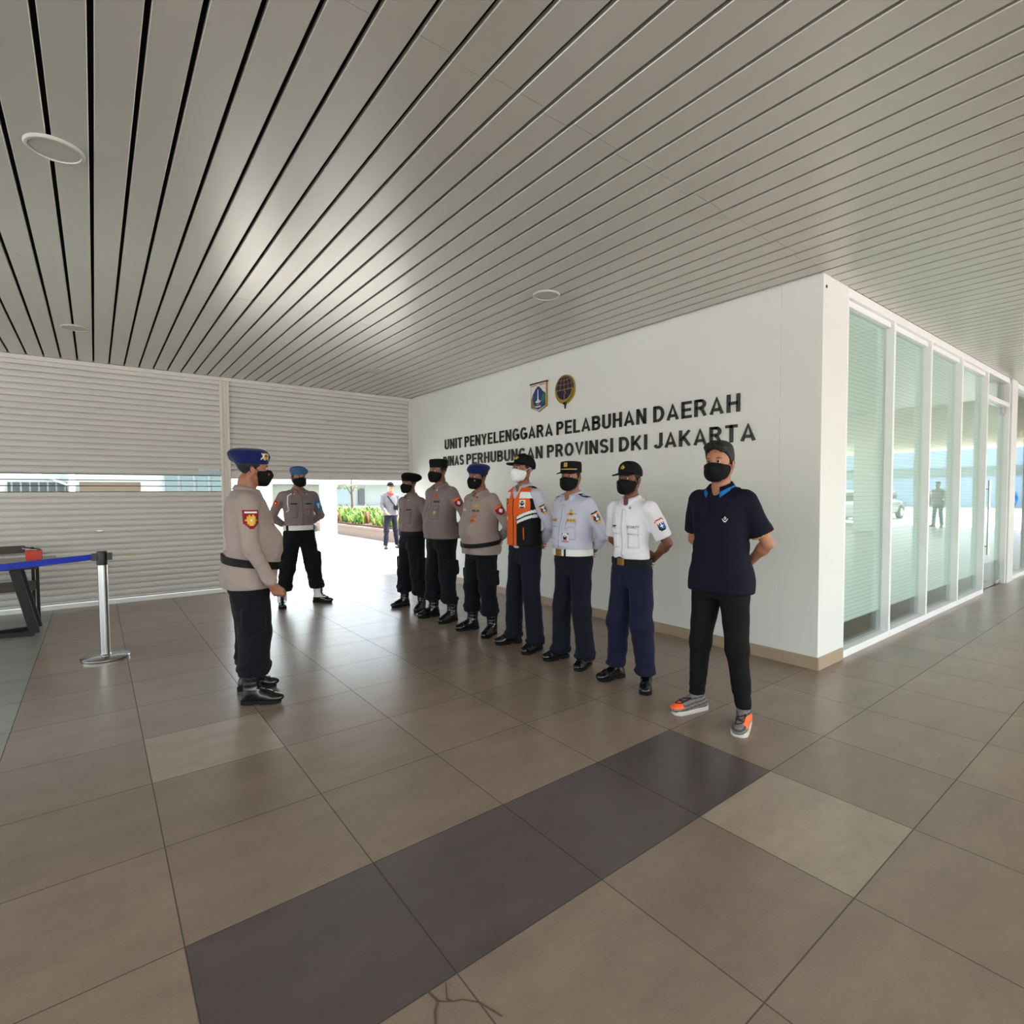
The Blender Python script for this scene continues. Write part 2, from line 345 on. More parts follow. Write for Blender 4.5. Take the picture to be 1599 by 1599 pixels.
# pillar and the next glazed bay
mb = MB(); mb.box((10.60, YG - 0.02, 0), (10.96, YG + 0.34, CH + 0.04)); struct(mb.build('wall_pillar', M['white'], bevel=0.004), 'narrow white pillar beyond the glass door')
r_ = struct(empty('window_5', (12.0, YG, 0)), 'clear glazed bay beyond the narrow pillar')
mb = MB(); mb.box((-1.04, 0, 0), (3.0, D_, 0.062)); mb.box((-1.04, 0, CH - 0.075), (3.0, D_, CH)); mb.box((0.45, 0, 0), (0.50, D_, CH)); mb.box((2.95, 0, 0), (3.0, D_, CH)); mb.build('window_frame', M['frame'], r_, bevel=0.002)
mb = MB(); mb.box((-1.04, 0.066, 0.062), (0.45, 0.074, CH - 0.075)); mb.box((0.5, 0.066, 0.062), (2.95, 0.074, CH - 0.075)); mb.build('glass_pane', glassm, r_)
# interior behind the glazing
mb = MB(); mb.box((XW + 0.2, 7.2, 0), (22, 7.4, CH)); mb.box((22, YG, 0), (22.2, 7.4, CH)); mb.box((15.0, YG, 0), (22, YG + 0.15, CH)); mb.box((10.70, YG + 0.34, 0), (10.82, 7.2, CH))
struct(mb.build('wall_interior', M['white']), 'plain white office walls behind the glazing')
mb = MB(); mb.box((XW + 0.2, YG + 0.12, CH - 0.02), (22, 7.3, CH + 0.03)); struct(mb.build('ceiling_interior', M['white']), 'white office ceiling behind the glazing')
mb = MB(); mb.box((10.9, 7.05, 0), (22, 7.18, 1.0)); mb.box((10.9, 7.03, 1.95), (22, 7.18, 2.2), 1); mb.box((12.5, 7.10, 1.0), (15.2, 7.18, 1.95), 2)
struct(mb.build('trim_4', [mat('dado_grey', (110, 112, 120), 0.6), mat('band_blue', (40, 88, 150), 0.5), mat('panel_orange', (226, 150, 110), 0.6)]), 'grey dado, blue band and orange panel on the far office wall')

# ---- plaster soffit further along the arcade
mb = MB(); mb.box((CX1 + 0.26, -7.0, CH - 0.01), (27, YG - 0.02, CH + 0.4)); struct(mb.build('ceiling_plaster', mat('plaster_soffit', (226, 222, 208), 0.8)), 'plain cream soffit further along, seen in the glazing')
# ---- roller shutters
SP = 0.0737; XP0, XP1 = 1.395, 1.515
def curtain(x0, x1, z0, z1):
    """interlocking curved slats, one mesh"""
    mb = MB(); nprof = 7; k = 0; z = z1
    while z > z0 + 0.01:
        zt, zb = z, max(z - SP, z0)
        h_ = zt - zb
        pr = [(YS - 0.008, zt - 0.02 * h_), (YS - 0.0125, zt - 0.12 * h_), (YS - 0.0145, zt - 0.40 * h_), (YS - 0.0135, zt - 0.68 * h_), (YS - 0.0105, zt - 0.76 * h_), (YS + 0.020, zt - 0.80 * h_), (YS + 0.020, zb + 0.01 * h_), (YS + 0.026, zb), (YS + 0.026, zt)]
        mb.prism(pr, 'x', x0, x1); z -= SP
    return mb
ztop = 1.645 + 18 * SP
sh = struct(empty('door_2', ((-5.0 + XP0) / 2, YS, 0)), 'closed roller shutter with a clear vision strip')
ox = Vector((0, 0, 0))
def kid(mb_, name, m_, par, **k):
    for i, v in enumerate(mb_.v): mb_.v[i] = (v[0] - par.location.x, v[1] - par.location.y, v[2] - par.location.z)
    return mb_.build(name, m_, par, **k)
kid(curtain(-5.0, XP0, 1.645, ztop), 'upper_curtain', M['shutter'], sh)
kid(curtain(-5.0, XP0, 0.055, 1.424), 'lower_curtain', M['shutter'], sh)
mb = MB(); mb.box((-5.0, YS - 0.016, 0.0), (XP0, YS + 0.016, 0.052)); kid(mb, 'bottom_rail', M['frame'], sh, bevel=0.004)  # rail's white also stands in for sunlight leaking under the shutter
mb = MB(); polym = bpy.data.materials.new('clear_polycarbonate'); polym.use_nodes = True
n = polym.node_tree; n.nodes.clear(); out = n.nodes.new('ShaderNodeOutputMaterial'); tr = n.nodes.new('ShaderNodeBsdfTransparent'); tr.inputs[0].default_value = (0.62, 0.66, 0.66, 1)
gl = n.nodes.new('ShaderNodeBsdfGlossy'); gl.inputs['Roughness'].default_value = 0.15; fr = thin_fresnel(n, 1.45)
mx = n.nodes.new('ShaderNodeMixShader'); n.links.new(fr.outputs[0], mx.inputs[0]); n.links.new(tr.outputs[0], mx.inputs[1]); n.links.new(gl.outputs[0], mx.inputs[2]); n.links.new(mx.outputs[0], out.inputs['Surface'])
for k in range(3): mb.box((-5.0, YS - 0.003, 1.424 + k * SP + 0.004), (XP0, YS + 0.003, 1.424 + (k + 1) * SP - 0.004))
kid(mb, 'vision_strip', polym, sh)
mb = MB()
for k in range(4): mb.box((-5.0, YS - 0.009, 1.424 + k * SP - 0.005), (XP0, YS + 0.009, 1.424 + k * SP + 0.005))
kid(mb, 'strip_hinge', M['bmetal'], sh)
mb = MB(); mb.lathe([(0.001, 0), (0.028, 0), (0.03, 0.004), (0.012, 0.008), (0.001, 0.008)], 20)
for i, v in enumerate(mb.v): mb.v[i] = (v[0] + 0.038, YS - 0.012 - v[2], v[1] * 0.6 + 0.935)
kid(mb, 'keyhole', M['steel'], sh, sm=True)
mb = MB(); mb.box((0.31, YS - 0.016, 0.590), (0.38, YS - 0.013, 0.606)); kid(mb, 'yellow_sticker', mat('sticker_yellow', (222, 206, 120), 0.6), sh)
sh2 = struct(empty('door_3', ((XP1 + 4.27) / 2, YS, 0)), 'half raised roller shutter beside the sign wall')
kid(curtain(XP1, 4.27, 1.70, ztop), 'raised_curtain', M['shutter'], sh2)
mb = MB(); mb.box((XP1, YS - 0.018, 1.605), (4.27, YS + 0.018, 1.70)); kid(mb, 'bottom_rail', M['shutter'], sh2, bevel=0.006)
for (x_, z_) in ((2.60, 2.186), (3.209, 2.188)):
    mb = MB(); mb.box((x_ - 0.035, YS - 0.016, z_ - 0.009), (x_ + 0.035, YS - 0.0125, z_ + 0.009)); kid(mb, 'yellow_sticker', MATS['sticker_yellow'], sh2)
for (x_, z_) in ((2.909, 2.514), (2.90, 1.655)):
    mb = MB(); mb.lathe([(0.001, 0), (0.03, 0), (0.03, 0.005), (0.012, 0.009), (0.001, 0.009)], 20)
    for i, v in enumerate(mb.v): mb.v[i] = (v[0] + x_, YS - 0.014 - v[2], v[1] * 0.5 + z_)
    kid(mb, 'keyhole', M['steel'], sh2, sm=True)
mb = MB(); mb.box((XP0, YS - 0.045, 0), (XP0 + 0.035, YS + 0.045, CH - 0.055)); mb.box((XP0 + 0.035, YS - 0.03, 0), (XP1 - 0.035, YS + 0.045, CH - 0.055)); mb.box((XP1 - 0.035, YS - 0.045, 0), (XP1, YS + 0.045, CH - 0.055))
struct(mb.build('trim_5', M['rail'], bevel=0.003), 'grey guide post between the two shutters')
mb = MB(); mb.box((4.27, YS - 0.045, 0), (XW - 0.001, YS + 0.045, CH - 0.055)); struct(mb.build('trim_6', M['rail'], bevel=0.003), 'narrow shutter guide beside the sign wall')
mb = MB(); mb.box((-5.2, YS - 0.05, CH - 0.055), (XW - 0.001, YS + 0.05, CH - 0.002)); struct(mb.build('trim_7', M['rail'], bevel=0.004), 'pale head rail above the shutters')
mb = MB(); mb.box((-5.2, YS + 0.1, CH - 0.3), (XW + 0.2, YS + 0.3, CH + 0.05)); struct(mb.build('trim_8', M['white']), 'shutter box beam outside')
# note taped on the shutter
o = MB().box((-0.13, -0.001, -0.045), (0.13, 0.0, 0.045)).build('paper_notice', mat('paper_blue', (196, 214, 226), 0.6, var=0.08, vscale=30), loc=(1.25, YS - 0.018, 1.700))
tag(o, 'small pale blue paper notice taped to the closed shutter by the post', 'notice')

# ---- round ceiling lights
for (x_, y_), lab in zip(((-0.10, 3.44), (-0.10, 6.93), (2.97, 3.45), (2.98, 6.96)),
        ('large looking round white ceiling light at the upper left, nearest the camera', 'round white ceiling light near the closed shutter',
         'round white ceiling light in front of the two wall emblems', 'round white ceiling light near the raised shutter and sign wall')):
    r_ = tag(empty('ceiling_light', (x_, y_, CH)), lab, 'ceiling light', 'round ceiling lights')
    mb = MB(); mb.lathe([(0.094, -0.001), (0.098, -0.012), (0.108, -0.011), (0.114, -0.004), (0.114, 0.002), (0.094, 0.002)], 48)
    mb.build('rim', mat('light_rim', (190, 189, 182), 0.5), r_, sm=True)
    mb = MB(); mb.lathe([(0.001, -0.008), (0.094, -0.007), (0.094, 0.0), (0.001, 0.0)], 48); mb.build('diffuser', mat('opal_diffuser', (176, 174, 166), 0.5), r_, sm=True)

# ---- wall lettering: raised black letters, word by word
def arc(cx, cy, rx, ry, a0, a1, n_=10): return [(cx + rx * math.cos(R(a0 + (a1 - a0) * k / n_)), cy + ry * math.sin(R(a0 + (a1 - a0) * k / n_))) for k in range(n_ + 1)]
T_ = 0.086    # half stroke in units of cap height
def glyph(c):
    """stroke skeleton of a bold condensed grotesque capital: (advance width, [polylines]) in cap heights"""
    t = T_; W = 0.62; r = W - t; l = t; b, u = t, 1 - t; m = 0.5
    G = {
     'I': (0.17, [[(t, 0), (t, 1)]]),
     'U': (W, [[(l, 1), (l, 0.30)] + arc(W / 2, 0.30, W / 2 - t, 0.30 - t, 180, 360) + [(r, 1)]]),
     'N': (W, [[(l, 0), (l, 1)], [(r, 0), (r, 1)], [(l + 0.01, 0.96), (r - 0.01, 0.04)]]),
     'T': (0.58, [[(0, u), (0.58, u)], [(0.29, 0), (0.29, 1)]]),
     'P': (0.60, [[(l, 0), (l, 1)], [(l, u), (0.34, u)] + arc(0.32, 0.70, 0.60 - t - 0.32, u - 0.70, 90, -90) + [(l, 0.485)]]),
     'R': (0.64, [[(l, 0), (l, 1)], [(l, u), (0.34, u)] + arc(0.32, 0.71, 0.60 - t - 0.32, u - 0.71, 90, -90) + [(l, 0.505)], [(0.30, 0.47), (0.40, 0.40), (0.56, 0.0)]]),
     'B': (0.62, [[(l, 0), (l, 1)], [(l, u), (0.32, u)] + arc(0.32, 0.72, 0.19, u - 0.72, 90, -90) + [(l, 0.53)], [(l, 0.53), (0.33, 0.53)] + arc(0.33, 0.305, 0.62 - t - 0.33, 0.22, 90, -90) + [(l, b)]]),
     'D': (0.64, [[(l, 0), (l, 1)], [(l, u), (0.26, u)] + arc(0.26, 0.5, 0.64 - t - 0.26, 0.5 - t, 90, -90, 14) + [(l, b)]]),
     'E': (0.55, [[(l, 0), (l, 1)], [(l, u), (0.55, u)], [(l, m), (0.51, m)], [(l, b), (0.55, b)]]),
     'L': (0.52, [[(l, 0), (l, 1)], [(l, b), (0.52, b)]]),
     'H': (W, [[(l, 0), (l, 1)], [(r, 0), (r, 1)], [(l, m), (r, m)]]),
     'K': (0.66, [[(l, 0), (l, 1)], [(0.57, 1), (l + 0.03, 0.38)], [(0.24, 0.58), (0.585, 0)]]),
     'Y': (0.66, [[(0.07, 1), (0.33, 0.46), (0.59, 1)], [(0.33, 0.5), (0.33, 0)]]),
     'V': (0.64, [[(0.07, 1), (0.32, 0.04), (0.57, 1)]]),
     'A': (0.68, [[(0.07, 0), (0.34, 0.97), (0.61, 0)], [(0.16, 0.27), (0.52, 0.27)]]),
     'J': (0.52, [[(0.52 - t, 1), (0.52 - t, 0.28)] + arc(0.26, 0.28, 0.26 - t, 0.28 - t, 0, -170)]),
     'O': (0.70, [arc(0.35, 0.5, 0.35 - t, 0.5 - t, 0, 360, 24)]),
     'G': (0.68, [arc(0.35, 0.5, 0.35 - t, 0.5 - t, 42, 360, 22), [(0.37, 0.46), (0.68 - t + 0.03, 0.46)], [(0.68 - t + 0.015, 0.50), (0.68 - t + 0.015, 0.12)]]),
     'S': (0.60, [arc(0.30, 0.715, 0.30 - t, 0.285 - t, 20, 262, 14) + arc(0.30, 0.285, 0.30 - t, 0.29 - t, 82, -160, 14)]),
    }
    return G[c]
def split_letters(body, ya, yb, z0, h, parent):
    """raised capitals filling ya..yb along the wall; each letter one mesh"""
    sp_ = 0.15; tot = sum(glyph(c)[0] for c in body) + sp_ * (len(body) - 1)
    kx = abs(yb - ya) / tot; x = 0.0
    for c in body:
        wd_, lines = glyph(c); mb = MB(); cxl = x + wd_ / 2
        for ln in lines:
            P = [Vector(((q[0] - wd_ / 2) * kx, min(max(q[1], 0.0), 1.0) * h)) for q in ln]
            n_ = len(P); wl = []
            for i in range(n_):
                d0 = (P[i] - P[i - 1]).normalized() if i else (P[1] - P[0]).normalized()
                d1 = (P[i + 1] - P[i]).normalized() if i < n_ - 1 else d0
                if ln[0] == ln[-1] or (P[0] - P[-1]).length < 1e-6:
                    if i == 0: d0 = (P[0] - P[-2]).normalized()
                    if i == n_ - 1: d1 = (P[1] - P[0]).normalized()
                n0 = Vector((-d0.y, d0.x)); n1 = Vector((-d1.y, d1.x)); q = (n0 + n1)
                q = q.normalized() if q.length > 1e-4 else n0
                hw = (abs(q.x) * kx + abs(q.y) * h) / (abs(q.x) + abs(q.y)) * T_
                wl.append((P[i], q * hw / max(0.55, q.dot(n0))))
            top = h + 1e-4
            A = [(p + q) for p, q in wl]; B = [(p - q) for p, q in wl]
            cl = lambda v: Vector((v.x, min(max(v.y, -0.0), h)))
            A = [cl(v) for v in A]; B = [cl(v) for v in B]
            vs = []
            for d_ in (0.003, 0.012):
                vs += [(-d_, -v.x, v.y) for v in A] + [(-d_, -v.x, v.y) for v in B]
            fs = []; m_ = 2 * n_
            for i in range(n_ - 1):
                fs += [(i, i + 1, n_ + i + 1, n_ + i), (m_ + i, m_ + n_ + i, m_ + n_ + i + 1, m_ + i + 1), (i, m_ + i, m_ + i + 1, i + 1), (n_ + i, n_ + i + 1, m_ + n_ + i + 1, m_ + n_ + i)]
            fs += [(0, n_, m_ + n_, m_), (n_ - 1, m_ + n_ - 1, m_ + 2 * n_ - 1, 2 * n_ - 1)]
            mb.add(vs, fs)
        yy = ya - cxl * kx
        link('letter', mb.mesh('letter', M['letter']), parent, loc=(0, yy - parent.location.y, z0 - parent.location.z))
        x += wd_ + sp_
line1 = tag(empty('wall_lettering', (XW, 5.0, 2.067)), 'upper line of raised black capitals reading UNIT PENYELENGGARA PELABUHAN DAERAH', 'sign lettering')
line2 = tag(empty('wall_lettering', (XW, 5.0, 1.808)), 'lower line of raised black capitals reading DINAS PERHUBUNGAN PROVINSI DKI JAKARTA', 'sign lettering')
for wd, a, b in WORDS1: split_letters(wd, a, b, 2.066, 0.156, line1)
for wd, a, b in WORDS2: split_letters(wd, a, b, 1.808, 0.152, line2)

# ---- two emblems on the wall (drawn in wall coordinates: u to the right = -y, v up)
def plate(poly, d0, d1, m_, name, par):
    """raised polygon on the sign wall; poly in (u, v) about the emblem centre"""
    mb = MB(); n_ = len(poly)
    mb.prism([(-u, v) for u, v in poly], 'x', -d1, -d0)
    return mb.build(name, m_, par)
gold = mat('emblem_gold', (176, 146, 62), 0.35, metal=0.6); navy = mat('emblem_navy', (26, 22, 62), 0.35); emw = mat('emblem_white', (222, 216, 212), 0.5)
emb = mat('emblem_blue', (30, 52, 124), 0.4); emg = mat('emblem_green', (38, 110, 84), 0.5); emr = mat('emblem_red', (180, 60, 60), 0.5); emk = mat('emblem_dark', (46, 38, 22), 0.5)
s1 = tag(empty('city_crest', (XW, 5.155, 2.565)), 'shield shaped crest with white tower on blue above the lettering', 'emblem')
W1, H1 = 0.150, 0.178
pent = lambda w_, t_, b_, tip: [(-w_, t_), (w_, t_), (w_, b_), (0, tip), (-w_, b_)]
plate(pent(W1, 0.165, -0.125, -0.185), 0.001, 0.022, gold, 'rim', s1)
plate(pent(W1 - 0.010, 0.155, -0.118, -0.172), 0.022, 0.025, emw, 'field', s1)
plate([(-0.165, 0.160), (0.165, 0.160), (0.165, 0.176), (-0.165, 0.176)], 0.001, 0.028, emk, 'top_bar', s1)
bl = [(-0.130, -0.115), (-0.130, -0.02), (-0.100, 0.03), (-0.075, 0.055), (-0.050, 0.09), (-0.03, 0.10), (-0.02, 0.115), (0.02, 0.115), (0.03, 0.10), (0.05, 0.09), (0.075, 0.055), (0.10, 0.04), (0.130, 0.02), (0.130, -0.115), (0, -0.158)]
plate([(u * 1.04, v + (0.008 if v > 0 else -0.003)) for u, v in bl], 0.025, 0.0265, emk, 'blue_border', s1)
plate(bl, 0.0265, 0.028, emb, 'blue_field', s1)
plate([(0.085, -0.10), (0.122, -0.06), (0.122, 0.03), (0.10, 0.035), (0.07, 0.0), (0.06, -0.06)], 0.028, 0.030, emg, 'green_wreath', s1)
plate([(-0.122, -0.11), (-0.06, -0.135), (-0.05, -0.118), (-0.09, -0.09), (-0.102, -0.02), (-0.085, 0.03), (-0.105, 0.02), (-0.125, -0.03)], 0.028, 0.030, gold, 'rice_wreath', s1)
plate([(-0.009, -0.03), (-0.005, 0.085), (0.005, 0.085), (0.009, -0.03)], 0.028, 0.033, emw, 'tower', s1)
plate([(-0.012, -0.03), (0.012, -0.03), (0.022, -0.05), (0.055, -0.055), (0.03, -0.075), (-0.03, -0.075), (-0.055, -0.06), (-0.022, -0.05)], 0.028, 0.032, emw, 'tower_base', s1)
plate([(-0.03, -0.08), (0.03, -0.08), (0.02, -0.105), (-0.02, -0.105)], 0.028, 0.031, gold, 'pedestal', s1)
plate([(-0.06, -0.115), (0.06, -0.115), (0.04, -0.13), (-0.04, -0.13)], 0.028, 0.031, emw, 'wave', s1)
plate([(-0.13, 0.135), (-0.02, 0.137), (-0.02, 0.146), (-0.13, 0.144)], 0.025, 0.0262, emr, 'motto', s1); plate([(0.02, 0.137), (0.13, 0.135), (0.13, 0.144), (0.02, 0.146)], 0.025, 0.0262, emr, 'motto', s1)
s2 = tag(empty('transport_emblem', (XW, 4.685, 2.585)), 'oval navy globe emblem with gold grid and lower point above the lettering', 'emblem')
def circ(r_, n_=40, cx=0, cy=0, a0=0, a1=360, ry=None): return [(cx + r_ * math.cos(R(a0 + (a1 - a0) * k / n_)), cy + (ry or r_) * math.sin(R(a0 + (a1 - a0) * k / n_))) for k in range(n_ + (0 if a1 - a0 == 360 else 1))]
teeth = []
for k in range(72):
    a = R(k * 5); rr = 0.165 + (0.006 if (k % 2 and 185 < k * 5 < 355) else 0); teeth.append((rr * math.cos(a), rr * math.sin(a)))
plate(teeth, 0.001, 0.020, gold, 'rim', s2)
plate([(-0.04, -0.150), (0.04, -0.150), (0.008, -0.18), (0.0, -0.225), (-0.008, -0.18)], 0.001, 0.020, emk, 'lower_point', s2)
plate(circ(0.150, cy=0.004), 0.020, 0.024, navy, 'globe', s2)
def strip(pts, w_, d0, d1, name, par, m_=gold):
    mb = MB()
    for a, b in zip(pts, pts[1:]): mb.bar((-(d0 + d1) / 2, -a[0], a[1]), (-(d0 + d1) / 2, -b[0], b[1]), w_, d1 - d0, upv=(1, 0, 0))
    return mb.build(name, m_, par)
mb = MB()
def seg(pts, w_=0.005):
    for a, b in zip(pts, pts[1:]): mb.bar((-0.0255, -a[0], a[1]), (-0.0255, -b[0], b[1]), w_, 0.003, upv=(1, 0, 0))
seg([(-0.150, -0.005), (0.150, -0.005)], 0.008)
for hx_ in (0.0, 0.055, 0.105): 
    for sg in ((1, -1) if hx_ else (1,)): seg([(sg * hx_ * math.cos(t) ** 0.8 * 1.25, 0.15 * math.sin(t)) for t in [k * 1.45 / 8 for k in range(9)]])
seg([(-0.137, 0.062), (-0.06, 0.052), (0, 0.05), (0.06, 0.052), (0.137, 0.062)]); seg([(-0.098, 0.114), (-0.04, 0.10), (0.04, 0.10), (0.098, 0.114)])
seg([(0.0, -0.005), (0.005, -0.03), (0.028, -0.04), (0.0, -0.06), (0.0, -0.15)], 0.009)
mb.build('globe_grid', gold, s2)
plate(circ(0.150, 24, cy=0.004, a0=185, a1=355) + circ(0.132, 24, cy=0.010, a0=355, a1=185), 0.024, 0.028, gold, 'lower_arc', s2)

# ================================================================== OUTSIDE
mb = MB(); mb.box((-8, 9.42, 3.3), (20, 9.5, 3.9))
ov = M['white']
mb = MB(); mb.tube([(5.0, 15.0, -0.02), (5.0, 15.0, 4.6)], 0.22, 32); mb.tube([(5.0, 15.0, 0.0), (5.0, 15.0, 0.06)], 0.25, 32)
o = mb.build('round_column', M['white'], sm=True); tag(o, 'round white column standing in the sunny yard', 'column')
mb = MB(); mb.box((2.85, 12.2, 0), (3.15, 12.5, 4.2)); mb.box((2.85, 12.2, 4.0), (6.0, 12.5, 4.2))
mb = MB(); mb.box((3.22, 15.6, 0), (3.62, 16.0, 4.6)); o = mb.build('square_column', M['white'], bevel=0.02); tag(o, 'square white column between the commander and the white belted officer', 'column')
# planter
mb = MB(); mb.box((6.57, 14.2, -0.02), (11.5, 24.5, 0.30)); mb.box((6.54, 14.17, 0.28), (11.53, 24.53, 0.345), 0)
pl_ = tag(empty('planter', (9.0, 19.3, 0)), 'low pebble faced planter wall in the yard', 'planter')
kid(mb, 'planter_wall', mat('pebble_wash', (120, 104, 92), 0.9, var=0.25, vscale=40, bump=0.3, bscale=60), pl_, bevel=0.01)
mb = MB(); mb.box((6.72, 14.35, 0.34), (11.35, 24.35, 0.40)); kid(mb, 'soil', mat('soil', (86, 66, 50), 0.95, var=0.2, vscale=12), pl_)
rnd = random.Random(11); mb = MB()
for c_ in range(620):
    bx, by = rnd.uniform(6.72, 9.6), rnd.uniform(14.4, 24.2); hgt = rnd.uniform(0.28, 0.58)
    nb = 9; mi = 0 if rnd.random() < 0.55 else (1 if rnd.random() < 0.75 else 2)
    for b_ in range(nb):
        a = rnd.uniform(0, 6.283); ln = hgt * rnd.uniform(0.75, 1.15); sx, sy = math.cos(a), math.sin(a); wd_ = rnd.uniform(0.012, 0.022); out_ = rnd.uniform(0.12, 0.34)
        p0 = Vector((bx, by, 0.38)); p1 = Vector((bx + sx * out_ * 0.45, by + sy * out_ * 0.45, 0.38 + ln * 0.72)); p2 = Vector((bx + sx * out_, by + sy * out_, 0.38 + ln * rnd.uniform(0.7, 1.0)))
        q = Vector((-sy, sx, 0)) * wd_
        mb.add([p0 - q, p0 + q, p1 + q * 1.1, p1 - q * 1.1, p2], [(0, 1, 2, 3), (3, 2, 4)], mi)
o = mb.build('foliage', [mat('leaf_green', (70, 112, 34), 0.6, var=0.2, vscale=3), mat('leaf_yellow', (132, 150, 64), 0.6, var=0.2, vscale=3), mat('leaf_red', (140, 84, 66), 0.6)], fix=False)
o['kind'] = 'stuff'; o['label'] = 'dense bed of strappy green plants'; o.parent = pl_; o.matrix_parent_inverse = Matrix.Translation((-9.0, -19.3, 0))
# sapling with a thin trunk
r_ = tag(empty('sapling', (7.55, 20.0, 0.38)), 'thin young tree rising from the planter beside the round column', 'tree')
mb = MB(); mb.tube([(0, 0, 0), (0.01, 0, 0.6), (-0.02, 0, 1.25), (0.0, 0, 1.7)], [0.045, 0.038, 0.03, 0.02], 8); mb.tube([(-0.01, 0, 0.95), (-0.25, 0, 1.35), (-0.45, 0.05, 1.55)], [0.018, 0.014, 0.008], 6); mb.tube([(0.0, 0, 1.05), (0.22, 0.1, 1.4), (0.4, 0.1, 1.6)], [0.018, 0.014, 0.008], 6)
mb.build('trunk', mat('bark', (84, 70, 58), 0.9), r_, sm=True)
mb = MB()
for c_ in range(120):
    p = Vector((rnd.uniform(-0.6, 0.6), rnd.uniform(-0.3, 0.3), rnd.uniform(1.15, 1.95))); a = rnd.uniform(0, 6.28); q = Vector((math.cos(a), math.sin(a), rnd.uniform(-0.6, 0.4))) * 0.09; s_ = q.cross(Vector((0, 0, 1))).normalized() * 0.022
    mb.add([p - q, p + s_, p + q, p - s_], [(0, 1, 2, 3)])
mb.build('leaves', MATS['leaf_yellow'], r_, fix=False)
# far buildings
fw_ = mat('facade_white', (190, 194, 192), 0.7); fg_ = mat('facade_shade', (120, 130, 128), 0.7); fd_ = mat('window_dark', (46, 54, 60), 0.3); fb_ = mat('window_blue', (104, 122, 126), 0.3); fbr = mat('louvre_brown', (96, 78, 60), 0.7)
r_ = tag(empty('building', (18.5, 60, 0)), 'long low white building beyond the planter', 'building', None)
mb = MB(); mb.box((13.5, 60.6, 0), (45, 70, 2.48)); kid(mb, 'wall', fg_, r_)  # shade under the eave is put into this greyer wall colour
mb = MB(); mb.box((13.3, 59.2, 2.46), (46, 71, 5.2)); kid(mb, 'roof_fascia', fw_, r_)
for a_, b_ in ((13.5, 14.4), (20.3, 20.9)):
    mb = MB(); mb.box((a_, 60.3, 0), (b_, 60.6, 2.46)); kid(mb, 'pier', fw_, r_)
for (a, b) in ((20.9, 22.6), (23.6, 24.3)):
    mb = MB(); mb.box((a, 60.4, 0.2), (b, 60.59, 1.95)); w2 = kid(mb, 'window', fd_ if a > 23 else fb_, r_)
mb = MB(); mb.box((14.4, 60.45, 0.0), (20.3, 60.59, 2.3)); kid(mb, 'panel', mat('panel_grey', (100, 108, 100), 0.7), r_)
r_ = tag(empty('building', (0, 60, 0)), 'white building seen through the clear strip of the closed shutter', 'building', None)
mb = MB(); mb.box((-30, 60.8, 0), (13.1, 70, 8)); kid(mb, 'wall', fw_, r_)
mb = MB(); mb.box((-5.5, 60.5, 0.4), (-1.8, 60.79, 2.5)); kid(mb, 'window', fd_, r_)
mb = MB()
for k in range(7): mb.box((-5.3 + 0.55 * k, 60.42, 0.4), (-5.2 + 0.55 * k, 60.5, 2.5))
kid(mb, 'mullion', fg_, r_)
mb = MB(); mb.box((-1.0, 60.5, 0.3), (3.3, 60.79, 2.55)); kid(mb, 'louvre', fbr, r_)
mb = MB(); mb.box((-1.66, 60.0, 0), (-1.28, 60.5, 8)); kid(mb, 'pier', M['frame'], r_)
mb = MB(); mb.bar((-4.0, 60.2, 3.4), (-1.4, 60.2, 2.1), 0.1, 0.16); kid(mb, 'ramp_rail', M['frame'], r_)
for k in range(4):
    mb = MB(); mb.box((5.2 + 1.25 * k, 60.5, 0.2), (6.15 + 1.25 * k, 60.79, 3.6)); kid(mb, 'window', fb_, r_)
# reflected surroundings behind the camera
mb = MB(); mb.box((20.9, -3.95, 0), (21.35, -3.25, CH + 0.04)); o = mb.build('canopy_column', M['white'], bevel=0.01); tag(o, 'broad white column reflected in the first glazed bay', 'column')
mb = MB(); mb.box((30, -3.0, 0), (30.7, -2.2, 5)); 
r_ = tag(empty('building', (60, -14, 0)), 'pale blue hall reflected in the glazing', 'building', None)
mb = MB(); mb.box((58, -40, 0), (70, 1.0, 7)); kid(mb, 'wall', mat('hall_blue', (150, 170, 190), 0.6), r_)
mb = MB(); mb.box((57.9, -40, 2.6), (58.0, 1.0, 3.4)); kid(mb, 'window', fg_, r_)

